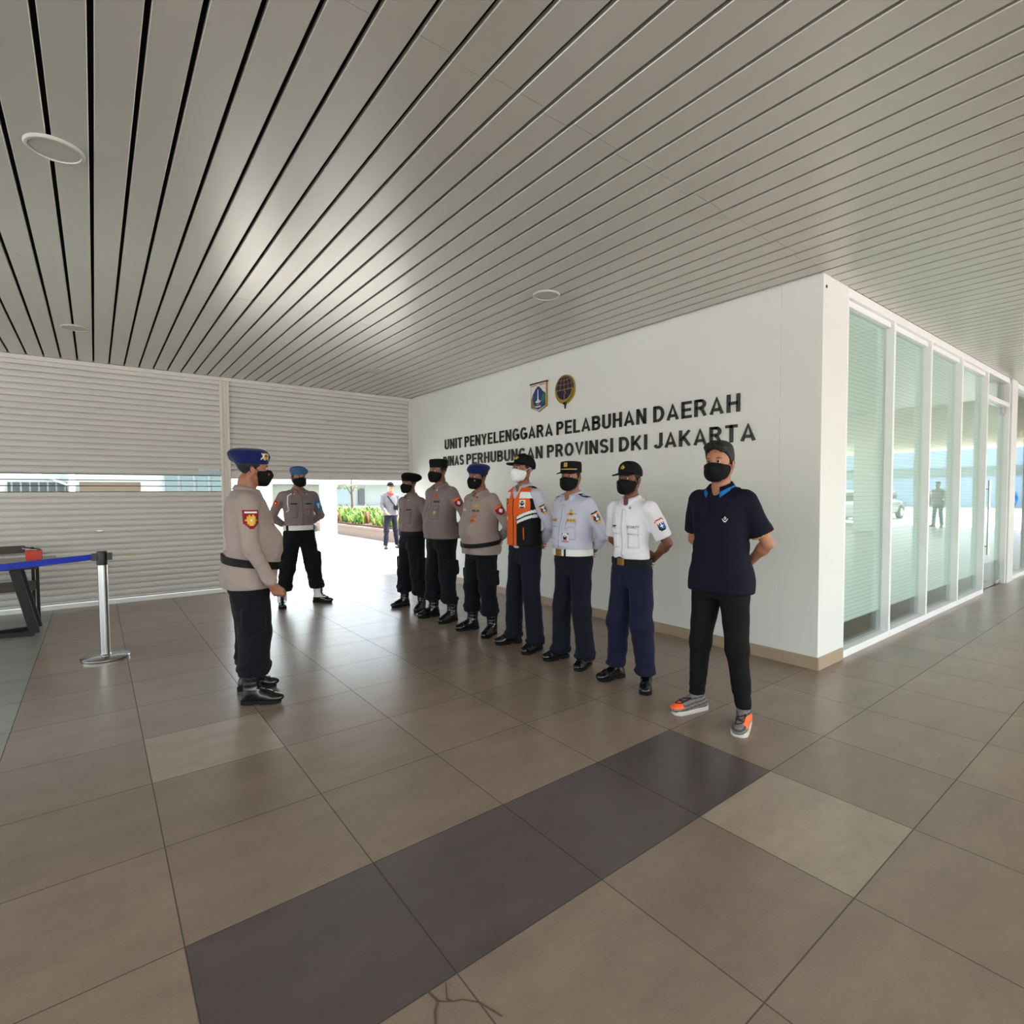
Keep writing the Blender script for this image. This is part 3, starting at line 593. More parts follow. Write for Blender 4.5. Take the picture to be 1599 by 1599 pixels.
# ================================================================== SCULPTING: distance fields -> one continuous surface
class Field:
    def __init__(s, lo, hi, h, zs=None):
        s.x = np.arange(lo[0], hi[0] + h, h, dtype=np.float32); s.y = np.arange(lo[1], hi[1] + h, h, dtype=np.float32)
        s.z = np.arange(lo[2], hi[2] + h, h, dtype=np.float32) if zs is None else np.array(zs, dtype=np.float32)
        s.V = np.full((len(s.x), len(s.y), len(s.z)), 0.5, dtype=np.float32)
    def add(s, prim, k=0.0, mode='u', T=None, pad=0.04):
        fn, lo, hi = prim
        if T is not None:                       # T: local -> field (4x4)
            cs = [T @ Vector((a, b, c)) for a in (lo[0], hi[0]) for b in (lo[1], hi[1]) for c in (lo[2], hi[2])]
            lo = [min(c[i] for c in cs) for i in range(3)]; hi = [max(c[i] for c in cs) for i in range(3)]
        sl = []
        for ax, a, b in ((s.x, lo[0], hi[0]), (s.y, lo[1], hi[1]), (s.z, lo[2], hi[2])):
            i0, i1 = np.searchsorted(ax, a - pad - k), np.searchsorted(ax, b + pad + k)
            if i1 <= i0: return s
            sl.append(slice(i0, i1))
        X, Y, Z = np.meshgrid(s.x[sl[0]], s.y[sl[1]], s.z[sl[2]], indexing='ij')
        if T is not None:
            I = np.array(T.inverted(), dtype=np.float32)
            X, Y, Z = (I[0, 0] * X + I[0, 1] * Y + I[0, 2] * Z + I[0, 3], I[1, 0] * X + I[1, 1] * Y + I[1, 2] * Z + I[1, 3], I[2, 0] * X + I[2, 1] * Y + I[2, 2] * Z + I[2, 3])
        d = fn(X, Y, Z); sl = tuple(sl); A = s.V[sl]
        if mode == 'u':
            if k > 0: h = np.maximum(k - np.abs(A - d), 0) / k; s.V[sl] = np.minimum(A, d) - h * h * k * 0.25
            else: s.V[sl] = np.minimum(A, d)
        elif mode == 's':
            d = -d
            if k > 0: h = np.maximum(k - np.abs(A - d), 0) / k; s.V[sl] = np.maximum(A, d) + h * h * k * 0.25
            else: s.V[sl] = np.maximum(A, d)
        return s
    def cut(s, fn, k=0.0):                      # intersect the whole field with fn <= 0
        X, Y, Z = np.meshgrid(s.x, s.y, s.z, indexing='ij'); d = fn(X, Y, Z)
        if k > 0: h = np.maximum(k - np.abs(s.V - d), 0) / k; s.V = np.maximum(s.V, d) + h * h * k * 0.25
        else: s.V = np.maximum(s.V, d)
        return s
    def disp(s, fn):
        X, Y, Z = np.meshgrid(s.x, s.y, s.z, indexing='ij'); s.V = s.V + fn(X, Y, Z).astype(np.float32); return s
    def surface(s, name, relax=1):
        V = s.V.copy(); V[0] = V[-1] = 1; V[:, 0] = V[:, -1] = 1; V[:, :, 0] = V[:, :, -1] = 1
        S = V < 0; nx, ny, nz = [q - 1 for q in V.shape]
        cnt = np.zeros((nx, ny, nz), np.int8)
        for i in (0, 1):
            for j in (0, 1):
                for k in (0, 1): cnt += S[i:nx + i, j:ny + j, k:nz + k]
        I, J, K = np.nonzero((cnt > 0) & (cnt < 8)); nv = len(I)
        idx = np.full((nx, ny, nz), -1, np.int32); idx[I, J, K] = np.arange(nv)
        acc = np.zeros((nv, 3), np.float64); num = np.zeros(nv)
        for ax in range(3):
            for p in (0, 1):
                for q in (0, 1):
                    o = [0, 0, 0]; oth = [a for a in range(3) if a != ax]; o[oth[0]] = p; o[oth[1]] = q
                    e = list(o); e[ax] = 1
                    a = V[I + o[0], J + o[1], K + o[2]]; b = V[I + e[0], J + e[1], K + e[2]]
                    m = (a < 0) != (b < 0); t = np.where(m, a / np.where(m, a - b, 1), 0)
                    g0 = np.stack([s.x[I + o[0]], s.y[J + o[1]], s.z[K + o[2]]], 1); g1 = np.stack([s.x[I + e[0]], s.y[J + e[1]], s.z[K + e[2]]], 1)
                    acc += np.where(m[:, None], g0 + (g1 - g0) * t[:, None], 0); num += m
        P = acc / num[:, None]
        Q = []
        for ax in range(3):
            a = [slice(0, n_ + 1) for n_ in (nx, ny, nz)]; lo = list(a); hi = list(a)
            lo[ax] = slice(0, (nx, ny, nz)[ax]); hi[ax] = slice(1, (nx, ny, nz)[ax] + 1)
            ch = S[tuple(lo)] != S[tuple(hi)]
            i, j, k = np.nonzero(ch); ins = S[tuple(lo)][i, j, k]
            o1, o2 = [q for q in range(3) if q != ax]; c = np.stack([i, j, k], 1)
            ok = (c[:, o1] > 0) & (c[:, o2] > 0) & (c[:, o1] < (nx, ny, nz)[o1]) & (c[:, o2] < (nx, ny, nz)[o2]); c = c[ok]; ins = ins[ok]
            def at(d1, d2):
                q = c.copy(); q[:, o1] -= d1; q[:, o2] -= d2; return idx[q[:, 0], q[:, 1], q[:, 2]]
            f = np.stack([at(1, 1), at(0, 1), at(0, 0), at(1, 0)], 1)
            flip = ins if ax != 1 else ~ins
            f[~flip] = f[~flip][:, ::-1]; Q.append(f)
        F = np.concatenate(Q)
        for _ in range(relax):
            sm = np.zeros_like(P); n_ = np.zeros(nv)
            for a, b in ((0, 1), (1, 2), (2, 3), (3, 0)):
                np.add.at(sm, F[:, a], P[F[:, b]]); np.add.at(n_, F[:, a], 1); np.add.at(sm, F[:, b], P[F[:, a]]); np.add.at(n_, F[:, b], 1)
            P = P * 0.5 + 0.5 * sm / np.maximum(n_, 1)[:, None]
        me = bpy.data.meshes.new(name); me.vertices.add(nv); me.vertices.foreach_set('co', P.astype(np.float32).ravel())
        me.loops.add(F.size); me.loops.foreach_set('vertex_index', F.astype(np.int32).ravel())
        me.polygons.add(len(F)); me.polygons.foreach_set('loop_start', np.arange(0, F.size, 4, dtype=np.int32)); me.polygons.foreach_set('loop_total', np.full(len(F), 4, np.int32))
        me.polygons.foreach_set('use_smooth', np.ones(len(F), bool)); me.update(calc_edges=True); me.validate()
        return me
def fcent(me):
    c = np.zeros(len(me.polygons) * 3, np.float32); me.polygons.foreach_get('center', c); return c.reshape(-1, 3)
def paint(me, mats, idx):
    for m in mats: me.materials.append(m)
    me.polygons.foreach_set('material_index', np.asarray(idx, dtype=np.int32)); me.update()

def cone(a, b, ra, rb):
    a = np.array(a, np.float32); b = np.array(b, np.float32); d = b - a; L2 = float(d @ d) + 1e-12
    def fn(X, Y, Z):
        t = np.clip(((X - a[0]) * d[0] + (Y - a[1]) * d[1] + (Z - a[2]) * d[2]) / L2, 0, 1)
        return np.sqrt((X - a[0] - t * d[0]) ** 2 + (Y - a[1] - t * d[1]) ** 2 + (Z - a[2] - t * d[2]) ** 2) - (ra + (rb - ra) * t)
    r = max(ra, rb); return fn, np.minimum(a, b) - r, np.maximum(a, b) + r
def ell(c, r, rot=None):
    c = np.array(c, np.float32); r = np.array(r, np.float32); M_ = None
    if rot is not None: M_ = np.array(Euler(rot).to_matrix().transposed())
    def fn(X, Y, Z):
        x, y, z = X - c[0], Y - c[1], Z - c[2]
        if M_ is not None: x, y, z = (M_[0, 0] * x + M_[0, 1] * y + M_[0, 2] * z, M_[1, 0] * x + M_[1, 1] * y + M_[1, 2] * z, M_[2, 0] * x + M_[2, 1] * y + M_[2, 2] * z)
        k0 = np.sqrt((x / r[0]) ** 2 + (y / r[1]) ** 2 + (z / r[2]) ** 2); k1 = np.sqrt((x / r[0] ** 2) ** 2 + (y / r[1] ** 2) ** 2 + (z / r[2] ** 2) ** 2)
        return np.where(k1 > 1e-9, k0 * (k0 - 1) / np.maximum(k1, 1e-9), -min(r))
    R_ = r if rot is None else np.array([max(r)] * 3)
    return fn, c - R_, c + R_
def rbox(c, h, r=0.01, rot=None):
    c = np.array(c, np.float32); h = np.array(h, np.float32); M_ = None
    if rot is not None: M_ = np.array(Euler(rot).to_matrix().transposed())
    def fn(X, Y, Z):
        x, y, z = X - c[0], Y - c[1], Z - c[2]
        if M_ is not None: x, y, z = (M_[0, 0] * x + M_[0, 1] * y + M_[0, 2] * z, M_[1, 0] * x + M_[1, 1] * y + M_[1, 2] * z, M_[2, 0] * x + M_[2, 1] * y + M_[2, 2] * z)
        qx, qy, qz = np.abs(x) - h[0] + r, np.abs(y) - h[1] + r, np.abs(z) - h[2] + r
        return np.sqrt(np.maximum(qx, 0) ** 2 + np.maximum(qy, 0) ** 2 + np.maximum(qz, 0) ** 2) + np.minimum(np.maximum(qx, np.maximum(qy, qz)), 0) - r
    R_ = h if rot is None else np.array([float(np.linalg.norm(h))] * 3)
    return fn, c - R_, c + R_
def loft(zt, w, f, b, cx=None, cy=None, p=2.4):
    zt = np.array(zt); w = np.array(w); f = np.array(f); b = np.array(b); cx = np.zeros(len(zt)) if cx is None else np.array(cx); cy = np.zeros(len(zt)) if cy is None else np.array(cy)
    def fn(X, Y, Z):
        zz = Z[0, 0]                               # z varies along the last axis only when untransformed
        if np.ptp(Z[:, :, 0]) > 1e-6: g = lambda q: np.interp(Z, zt, q)
        else: g = lambda q: np.interp(zz, zt, q)[None, None, :]
        W_, F_, B_, CX, CY = g(w), g(f), g(b), g(cx), g(cy)
        x = np.abs(X - CX); y = Y - CY; D = np.where(y > 0, F_, B_); y = np.abs(y)
        n_ = ((x / W_) ** p + (y / D) ** p) ** (1 / p)
        rr = np.sqrt(x * x + y * y) + 1e-6
        d = rr * (1 - 1 / np.maximum(n_, 1e-3))
        return np.maximum(d * 0.9, np.maximum(zt[0] - Z, Z - zt[-1]))
    lo = (float(min(cx - w)), float(min(cy - b)), zt[0]); hi = (float(max(cx + w)), float(max(cy + f)), zt[-1])
    return fn, lo, hi
def fold_noise(seed, amp, f=30.0, zlo=-9, zhi=9):
    r_ = np.random.RandomState(seed); W_ = r_.normal(size=(5, 3)); W_ /= np.linalg.norm(W_, axis=1)[:, None]; W_[:, 2] *= 0.55; ph = r_.uniform(0, 6.28, 5); fr_ = f * r_.uniform(0.6, 1.5, 5)
    def fn(X, Y, Z):
        t = 0
        for i in range(5): t = t + 1.6 * (np.abs(np.sin((W_[i, 0] * X + W_[i, 1] * Y + W_[i, 2] * Z) * fr_[i] * 0.6 + ph[i] + 1.1 * np.sin(Z * 11 + ph[i] + 4 * X))) - 0.62)
        m = np.clip((Z - zlo) * 20, 0, 1) * np.clip((zhi - Z) * 20, 0, 1)
        return amp * t / 2.2 * m
    return fn

# ------------------------------------------------------------------ cloth badges, lettering and belts laid on a body by ray casting
FONT = {'P': ['##.', '#.#', '##.', '#..', '#..'], 'O': ['###', '#.#', '#.#', '#.#', '###'], 'L': ['#..', '#..', '#..', '#..', '###'], 'R': ['##.', '#.#', '##.', '#.#', '#.#'],
        'I': ['#', '#', '#', '#', '#'], 'S': ['###', '#..', '###', '..#', '###'], 'E': ['###', '#..', '##.', '#..', '###'], 'C': ['###', '#..', '#..', '#..', '###'],
        'U': ['#.#', '#.#', '#.#', '#.#', '###'], 'T': ['###', '.#.', '.#.', '.#.', '.#.'], 'Y': ['#.#', '#.#', '.#.', '.#.', '.#.'], 'M': ['#...#', '##.##', '#.#.#', '#...#', '#...#']}
def word(t, ink='k', bg='.', padx=0, pady=0):
    rows = [''] * 5
    for i, c in enumerate(t):
        for r_ in range(5): rows[r_] += (bg if i else '') + FONT[c][r_].replace('#', ink).replace('.', bg)
    L_ = len(rows[0]); rows = [bg * padx + q + bg * padx for q in rows]
    return [bg * (L_ + 2 * padx)] * pady + rows + [bg * (L_ + 2 * padx)] * pady
def decal(name, parent, bvh, org, dr, upv, w_, h_, rows, pal, off=0.003, thick=True, sub=1, label=None):
    org = Vector(org); dr = Vector(dr).normalized(); upv = Vector(upv); upv = (upv - dr * upv.dot(dr)).normalized(); rt_ = dr.cross(upv).normalized()
    rows = [''.join(c * sub for c in r_) for r_ in rows for _ in range(sub)]
    nr, nc = len(rows), max(len(r_) for r_ in rows); vs = []; last = None
    for i in range(nr + 1):
        for j in range(nc + 1):
            p = org - dr * 0.22 + rt_ * ((j / nc - 0.5) * w_) + upv * ((0.5 - i / nr) * h_)
            hit, nrm, _, dist = bvh.ray_cast(p, dr, 0.5)
            if hit is None or (last is not None and abs(dist - last) > 0.06): q = p + dr * (last or 0.2)
            else: q = hit; last = dist
            vs.append(q - dr * off)
    fs = []; mi = []; keys = []
    for i in range(nr):
        for j in range(len(rows[i])):
            c = rows[i][j]
            if c == '.': continue
            if c not in keys: keys.append(c)
            a = i * (nc + 1) + j; fs.append((a, a + nc + 1, a + nc + 2, a + 1)); mi.append(keys.index(c))
    me = bpy.data.meshes.new(name); me.from_pydata([tuple(v) for v in vs], [], fs)
    for k_ in keys: me.materials.append(pal[k_])
    me.polygons.foreach_set('material_index', mi); smooth(me)
    bm = bmesh.new(); bm.from_mesh(me); bmesh.ops.delete(bm, geom=[v for v in bm.verts if not v.link_faces], context='VERTS'); bm.to_mesh(me); bm.free()
    o = link(name, me, parent)
    if thick: sm_ = o.modifiers.new('thickness', 'SOLIDIFY'); sm_.thickness = off * 0.8; sm_.offset = -1
    if label: o['label'] = label
    return o
def band(name, parent, bvhs, c, z, hgt, m_, th=0.006, tilt=0.0, n_=72, a0=0, a1=360, rmax=0.5, ov=0.003, tiltx=0.0):
    """belt hugging what it surrounds; c = axis (x, y), angles from +x"""
    nn = n_ if a1 - a0 >= 360 else n_ + 1; rings = []
    rad = []
    for k in range(nn):
        a = R(a0 + (a1 - a0) * k / n_); dx, dy = math.cos(a), math.sin(a); zc = z + tilt * dy + tiltx * dx; best = 0.05
        for q in (-0.5, 0, 0.5):
            for bv in bvhs:
                hit, *_ = bv.ray_cast(Vector((c[0] + dx * rmax, c[1] + dy * rmax, zc + q * hgt)), Vector((-dx, -dy, 0)), rmax)
                if hit is not None: best = max(best, math.hypot(hit.x - c[0], hit.y - c[1]))
        rad.append((a, best, zc))
    vs = []
    for i, (a, r_, zc) in enumerate(rad):
        if a1 - a0 >= 360: r_ = max(rad[i][1], 0.5 * (rad[i - 1][1] + rad[(i + 1) % nn][1]))
        for rr, dz in ((r_ + ov - 0.004, -hgt / 2), (r_ + ov + th, -hgt / 2), (r_ + ov + th, hgt / 2), (r_ + ov - 0.004, hgt / 2)):
            vs.append((c[0] + math.cos(a) * rr, c[1] + math.sin(a) * rr, zc + dz))
    fs = []
    for i in range(nn if a1 - a0 >= 360 else nn - 1):
        j = (i + 1) % nn
        for k in range(4): fs.append((i * 4 + k, j * 4 + k, j * 4 + (k + 1) % 4, i * 4 + (k + 1) % 4))
    if a1 - a0 < 360: fs += [(0, 1, 2, 3), tuple((nn - 1) * 4 + k for k in (3, 2, 1, 0))]
    mb = MB(); mb.add(vs, fs); return mb.build(name, m_, parent, sm=True)
def bvh_of(*mes):
    vs = []; fs = []
    for me in mes:
        o = len(vs); vs += [v.co.copy() for v in me.vertices]; fs += [tuple(i + o for i in p.vertices) for p in me.polygons]
    return BVHTree.FromPolygons(vs, fs)

# ------------------------------------------------------------------ cloth, skin and gear materials
C = {}
C['khaki'] = mat('police_khaki', (152, 138, 134), 0.8, var=0.05, vscale=5, bump=0.15, bscale=220, sheen=0.1)
C['taupe'] = mat('police_taupe', (128, 114, 116), 0.8, var=0.05, vscale=5, bump=0.15, bscale=220, sheen=0.1)
C['black_cloth'] = mat('black_trousers', (13, 14, 22), 0.85, var=0.1, vscale=6, bump=0.1, bscale=200, sheen=0.05)
C['navy_cloth'] = mat('navy_trousers', (22, 24, 50), 0.8, var=0.1, vscale=6, bump=0.1, bscale=200, sheen=0.05)
C['navy_dark'] = mat('dark_navy_trousers', (16, 18, 34), 0.8, var=0.1, vscale=6, bump=0.1, bscale=200, sheen=0.05)
C['denim_black'] = mat('black_denim', (14, 14, 17), 0.8, var=0.1, vscale=6, bump=0.1, bscale=200)
C['polo'] = mat('navy_polo', (14, 15, 34), 0.8, var=0.06, vscale=6, bump=0.12, bscale=260)
C['lightblue'] = mat('pale_blue_shirt', (190, 192, 212), 0.75, var=0.03, vscale=6, bump=0.1, bscale=220)
C['whiteshirt'] = mat('white_shirt', (226, 226, 236), 0.75, var=0.02, vscale=6, bump=0.1, bscale=220)
C['greyshirt'] = mat('grey_jacket', (104, 103, 108), 0.8, var=0.04, vscale=6)
C['orange'] = mat('vest_orange', (226, 98, 34), 0.65, var=0.05, vscale=6, bump=0.1, bscale=200)
C['vestblack'] = mat('vest_black', (18, 18, 22), 0.75, var=0.05)
C['reflect'] = mat('reflective_tape', (226, 230, 236), 0.35)
C['blue_beret'] = mat('royal_blue_wool', (16, 26, 84), 0.9, var=0.06, vscale=14, bump=0.2, bscale=150, sheen=0.2)
C['black_beret'] = mat('black_wool', (12, 11, 14), 0.9, var=0.06, vscale=14, bump=0.2, bscale=150)
C['grey_beret'] = mat('steel_blue_wool', (60, 98, 138), 0.9, var=0.1, vscale=14, bump=0.2, bscale=150)
C['cap'] = mat('black_cap', (13, 14, 19), 0.75, bump=0.1, bscale=180)
C['mask_black'] = mat('black_mask', (14, 16, 18), 0.8, bump=0.05)
C['mask_white'] = mat('white_mask', (226, 228, 232), 0.75)
C['gold'] = mat('gold_thread', (204, 164, 66), 0.45, metal=0.3)
C['silver'] = mat('silver_thread', (206, 202, 176), 0.4, metal=0.3)
C['red'] = mat('red_patch', (140, 26, 40), 0.7); C['orangered'] = mat('orange_patch', (214, 92, 52), 0.7)
C['white'] = mat('white_stitch', (228, 228, 230), 0.7); C['black'] = mat('black_stitch', (20, 20, 24), 0.7)
C['blue'] = mat('blue_stitch', (44, 78, 150), 0.7); C['green'] = mat('green_stitch', (52, 120, 92), 0.7); C['sky'] = mat('armband_blue', (56, 122, 188), 0.7)
C['tan'] = mat('tan_patch', (206, 176, 140), 0.7); C['pink'] = mat('badge_portrait', (176, 130, 150), 0.6); C['navyp'] = mat('epaulette_navy', (34, 34, 92), 0.7)
C['whitebelt'] = mat('white_webbing', (222, 224, 222), 0.45); C['blackbelt'] = mat('black_webbing', (9, 9, 12), 0.6, spec=0.2)
C['brass'] = mat('brass_buckle', (150, 112, 58), 0.35, metal=0.8)
C['boot'] = mat('polished_leather', (13, 13, 16), 0.22, coat=0.3); C['sole'] = mat('rubber_sole', (20, 20, 22), 0.7); C['lace'] = mat('black_lace', (28, 28, 32), 0.7)
C['hair'] = mat('black_hair', (10, 9, 9), 0.6, var=0.2, vscale=60, bump=0.6, bscale=120)
C['eyew'] = mat('eye_white', (214, 206, 200), 0.3); C['iris'] = mat('dark_iris', (30, 20, 16), 0.2)
C['knit'] = mat('grey_knit', (118, 112, 112), 0.8, var=0.12, vscale=30, bump=0.2, bscale=120); C['knitd'] = mat('dark_knit', (70, 68, 72), 0.8); C['orangek'] = mat('orange_knit', (255, 104, 48), 0.6); C['solew'] = mat('pale_sole', (196, 190, 182), 0.5)
C['cyan'] = mat('bright_blue_trim', (20, 108, 176), 0.7); C['ochre'] = mat('ochre_trim', (186, 142, 80), 0.7)
SKINS = {}
def skin(rgb):
    if rgb not in SKINS:
        m = mat('skin_%d' % (len(SKINS) + 1), rgb, 0.5, var=0.06, vscale=18, bump=0.05, bscale=150)
        b = m.node_tree.nodes['Principled BSDF']; b.inputs['Subsurface Weight'].default_value = 0.08; b.inputs['Subsurface Radius'].default_value = (0.02, 0.008, 0.004)
        SKINS[rgb] = m
    return SKINS[rgb]

for _k, _m in C.items():
    _b = _m.node_tree.nodes['Principled BSDF']
    if _b.inputs['Roughness'].default_value >= 0.62: _b.inputs['Specular IOR Level'].default_value = 0.18
# ------------------------------------------------------------------ head-space shapes (neck pivot at origin, face to +y, for a 1.75 m body)
HC = Vector((0, 0.012, 0.0))
def head_prims(g=0.0):
    """(prim, k, mode) list; g inflates"""
    L_ = [(ell((0, 0.005, 0.172), (0.076 + g, 0.096 + g, 0.080 + g)), 0.0, 'u'),
          (ell((0, 0.038, 0.110), (0.062 + g, 0.068 + g, 0.085 + g)), 0.03, 'u'),
          (ell((0, 0.052, 0.055), (0.045 + g, 0.046 + g, 0.030 + g)), 0.03, 'u')]
    for sx in (-1, 1): L_.append((cone((sx * 0.058, 0.0, 0.085), (sx * 0.03, 0.07, 0.045), 0.022 + g, 0.018 + g), 0.03, 'u'))
    return L_
def face_prims():
    L_ = head_prims()
    L_ += [(cone((-0.030, 0.090, 0.156), (0.030, 0.090, 0.156), 0.013, 0.013), 0.016, 'u')]
    for sx in (-1, 1):
        L_ += [(ell((sx * 0.031, 0.112, 0.138), (0.017, 0.014, 0.010)), 0.012, 's'), (ell((sx * 0.038, 0.078, 0.108), (0.022, 0.022, 0.020)), 0.02, 'u')]
    L_ += [(cone((0, 0.100, 0.140), (0, 0.122, 0.102), 0.008, 0.013), 0.010, 'u')]
    for sx in (-1, 1): L_.append((ell((sx * 0.011, 0.113, 0.100), (0.008, 0.010, 0.008)), 0.006, 'u'))
    L_ += [(ell((0, 0.102, 0.074), (0.024, 0.012, 0.006)), 0.006, 'u'), (ell((0, 0.101, 0.064), (0.020, 0.012, 0.006)), 0.006, 'u'), (ell((0, 0.090, 0.042), (0.02, 0.014, 0.014)), 0.012, 'u')]
    for sx in (-1, 1):
        L_ += [(ell((sx * 0.080, -0.004, 0.120), (0.008, 0.020, 0.033), (0.12, 0, sx * -0.35)), 0.006, 'u'), (ell((sx * 0.088, 0.001, 0.122), (0.005, 0.010, 0.020), (0.12, 0, sx * -0.35)), 0.004, 's')]
    return L_
CACHE = {}
def head_mesh(key, fn):
    if key not in CACHE: CACHE[key] = fn()
    return CACHE[key]
def mk_mask(white=False):
    f = Field((-0.1, -0.02, -0.01), (0.1, 0.17, 0.19), 0.0036)
    for p, k, m_ in head_prims(0.006): f.add(p, k, m_)
    f.add(cone((0, 0.112, 0.135), (0, 0.130, 0.098), 0.012, 0.020), 0.03, 'u'); f.add(ell((0, 0.085, 0.080), (0.052, 0.055, 0.058)), 0.03, 'u')
    for sx in (-1, 1): f.add(ell((sx * 0.038, 0.078, 0.108), (0.030, 0.030, 0.028)), 0.02, 'u'); f.add(cone((sx * 0.060, 0.02, 0.105), (sx * 0.045, 0.07, 0.07), 0.022, 0.026), 0.02, 'u')
    f.add(ell((0, 0.068, 0.045), (0.046, 0.046, 0.036)), 0.03, 'u')
    f.cut(lambda X, Y, Z: Z - (0.133 - 2.4 * X * X - 0.05 * np.abs(X)), 0.004); f.cut(lambda X, Y, Z: (0.012 + 7.0 * X * X) - Z, 0.006); f.cut(lambda X, Y, Z: 0.028 + 0.20 * np.abs(Z - 0.09) - Y, 0.006)
    me = f.surface('mask', 1); me.materials.append(C['mask_white' if white else 'mask_black']); return me
def loops_mesh(m_, sx):
    mb = MB(); mb.tube([(sx * 0.062, 0.040, 0.116), (sx * 0.076, 0.020, 0.134), (sx * 0.084, -0.004, 0.152), (sx * 0.081, -0.024, 0.135), (sx * 0.082, -0.014, 0.104), (sx * 0.074, 0.014, 0.088), (sx * 0.060, 0.040, 0.074)], 0.0022, 6)
    return mb.mesh('ear_loop', m_, True)
def mk_buzz(zc=0.19):
    f = Field((-0.1, -0.12, 0.03), (0.1, 0.12, 0.27), 0.0042)
    for p, k, m_ in head_prims(0.0035)[:2]: f.add(p, k, m_)
    f.cut(lambda X, Y, Z: np.minimum(zc - 0.01 - Z, 0.5) * 0 + np.maximum(0.075 + np.clip((Y + 0.06) * 0.75, -0.01, 0.2) - Z, Y - 0.045 - np.clip((Z - 0.17) * 1.2, 0, 0.3)), 0.004)
    me = f.surface('hair', 1); me.materials.append(C['hair']); return me
def mk_hair_full():
    f = Field((-0.12, -0.14, 0.03), (0.12, 0.16, 0.32), 0.0038)
    for p, k, m_ in head_prims(0.007)[:2]: f.add(p, k, m_)
    f.add(ell((0, 0.024, 0.224), (0.079, 0.092, 0.050)), 0.03, 'u'); f.add(ell((0.028, 0.080, 0.230), (0.042, 0.030, 0.026), (0.5, 0, 0.3)), 0.02, 'u'); f.add(ell((-0.03, 0.088, 0.222), (0.038, 0.026, 0.028), (0.5, 0, -0.3)), 0.02, 'u')
    rs = random.Random(4)
    for i in range(60):
        a = rs.uniform(0, 6.28); q = rs.uniform(0.2, 0.95); x_, y_ = 0.075 * q * math.cos(a), 0.03 + 0.085 * q * math.sin(a)
        z_ = 0.262 - 0.035 * q * q; f.add(cone((x_, y_, z_ - 0.022), (x_ + rs.uniform(-.014, .014), y_ + rs.uniform(-0.005, 0.026), z_ + rs.uniform(0.002, 0.020)), 0.010, 0.003), 0.007, 'u')
    f.cut(lambda X, Y, Z: np.maximum(0.075 + np.clip((Y + 0.06) * 0.7, -0.01, 0.2) - Z, np.where(Z < 0.195, Y - 0.030 - np.clip((Z - 0.15) * 0.9, 0, 0.3), -1)), 0.004)
    f.cut(lambda X, Y, Z: -(np.sqrt(((X) / 0.062) ** 2 + ((Y - 0.115) / 0.062) ** 2 + ((Z - 0.160) / 0.060) ** 2) - 1) * 0.05, 0.004)
    me = f.surface('hair', 1); me.materials.append(C['hair']); return me
def mk_beret(colour, slouch=1):
    f = Field((-0.17, -0.18, 0.10), (0.17, 0.18, 0.32), 0.005)
    f.add(loft([0.160, 0.18, 0.215], [0.0845, 0.086, 0.090], [0.111, 0.112, 0.112], [0.102, 0.106, 0.112], p=2.1), 0.0)
    f.add(ell((slouch * 0.012, -0.014, 0.226), (0.108, 0.138, 0.050), (-0.05, slouch * 0.12, 0)), 0.02, 'u'); f.add(ell((0, 0.05, 0.240), (0.072, 0.058, 0.034)), 0.03, 'u')
    f.add(ell((slouch * 0.075, -0.045, 0.210), (0.048, 0.085, 0.040)), 0.03, 'u')
    f.cut(lambda X, Y, Z: 0.160 + 0.10 * np.clip(Y, -0.2, 0.2) - Z, 0.004)
    f.disp(fold_noise(5, 0.0018, 60))
    me = f.surface('beret', 1); me.materials.append(C[colour]); return me
def mk_garrison():
    """tall soft field cap with a flat crown and tiny peak"""
    f = Field((-0.13, -0.14, 0.14), (0.13, 0.17, 0.30), 0.0045)
    f.add(loft([0.175, 0.20, 0.235, 0.262], [0.083, 0.085, 0.088, 0.082], [0.108, 0.110, 0.114, 0.104], [0.100, 0.100, 0.096, 0.085], p=2.2), 0.0); f.add(ell((0, 0.0, 0.250), (0.085, 0.105, 0.022)), 0.02, 'u')
    f.disp(fold_noise(6, 0.0012, 60)); me = f.surface('cap', 1); me.materials.append(C['cap']); return me
def mk_cap(style):
    f = Field((-0.13, -0.14, 0.13), (0.13, 0.24, 0.31), 0.0042)
    if style == 'ball':
        f.add(ell((0, 0.0, 0.180), (0.088, 0.108, 0.098)), 0.0); f.add(ell((0, 0.055, 0.215), (0.062, 0.05, 0.055)), 0.03, 'u'); f.cut(lambda X, Y, Z: 0.165 + 0.1 * np.clip(Y, -1, 0) - Z + 0.0, 0.004)
    else:
        f.add(loft([0.172, 0.20, 0.24, 0.262], [0.086, 0.087, 0.088, 0.083], [0.112, 0.113, 0.110, 0.098], [0.102, 0.101, 0.094, 0.085], p=2.15), 0.0); f.add(ell((0, 0.006, 0.255), (0.084, 0.098, 0.018)), 0.012, 'u')
    def bill(X, Y, Z):
        pl = np.sqrt((X / 0.082) ** 2 + ((Y - 0.085) / 0.118) ** 2); sh = (pl - 1) * 0.08
        zs_ = 0.184 - 0.20 * (Y - 0.09) - 3.2 * X * X
        return np.maximum(np.maximum(sh, np.abs(Z - zs_) - 0.0042), 0.06 - Y)
    f.add((bill, (-0.09, 0.05, 0.13), (0.09, 0.21, 0.22)), 0.006, 'u')
    me = f.surface('cap', 1); me.materials.append(C['cap']); return me

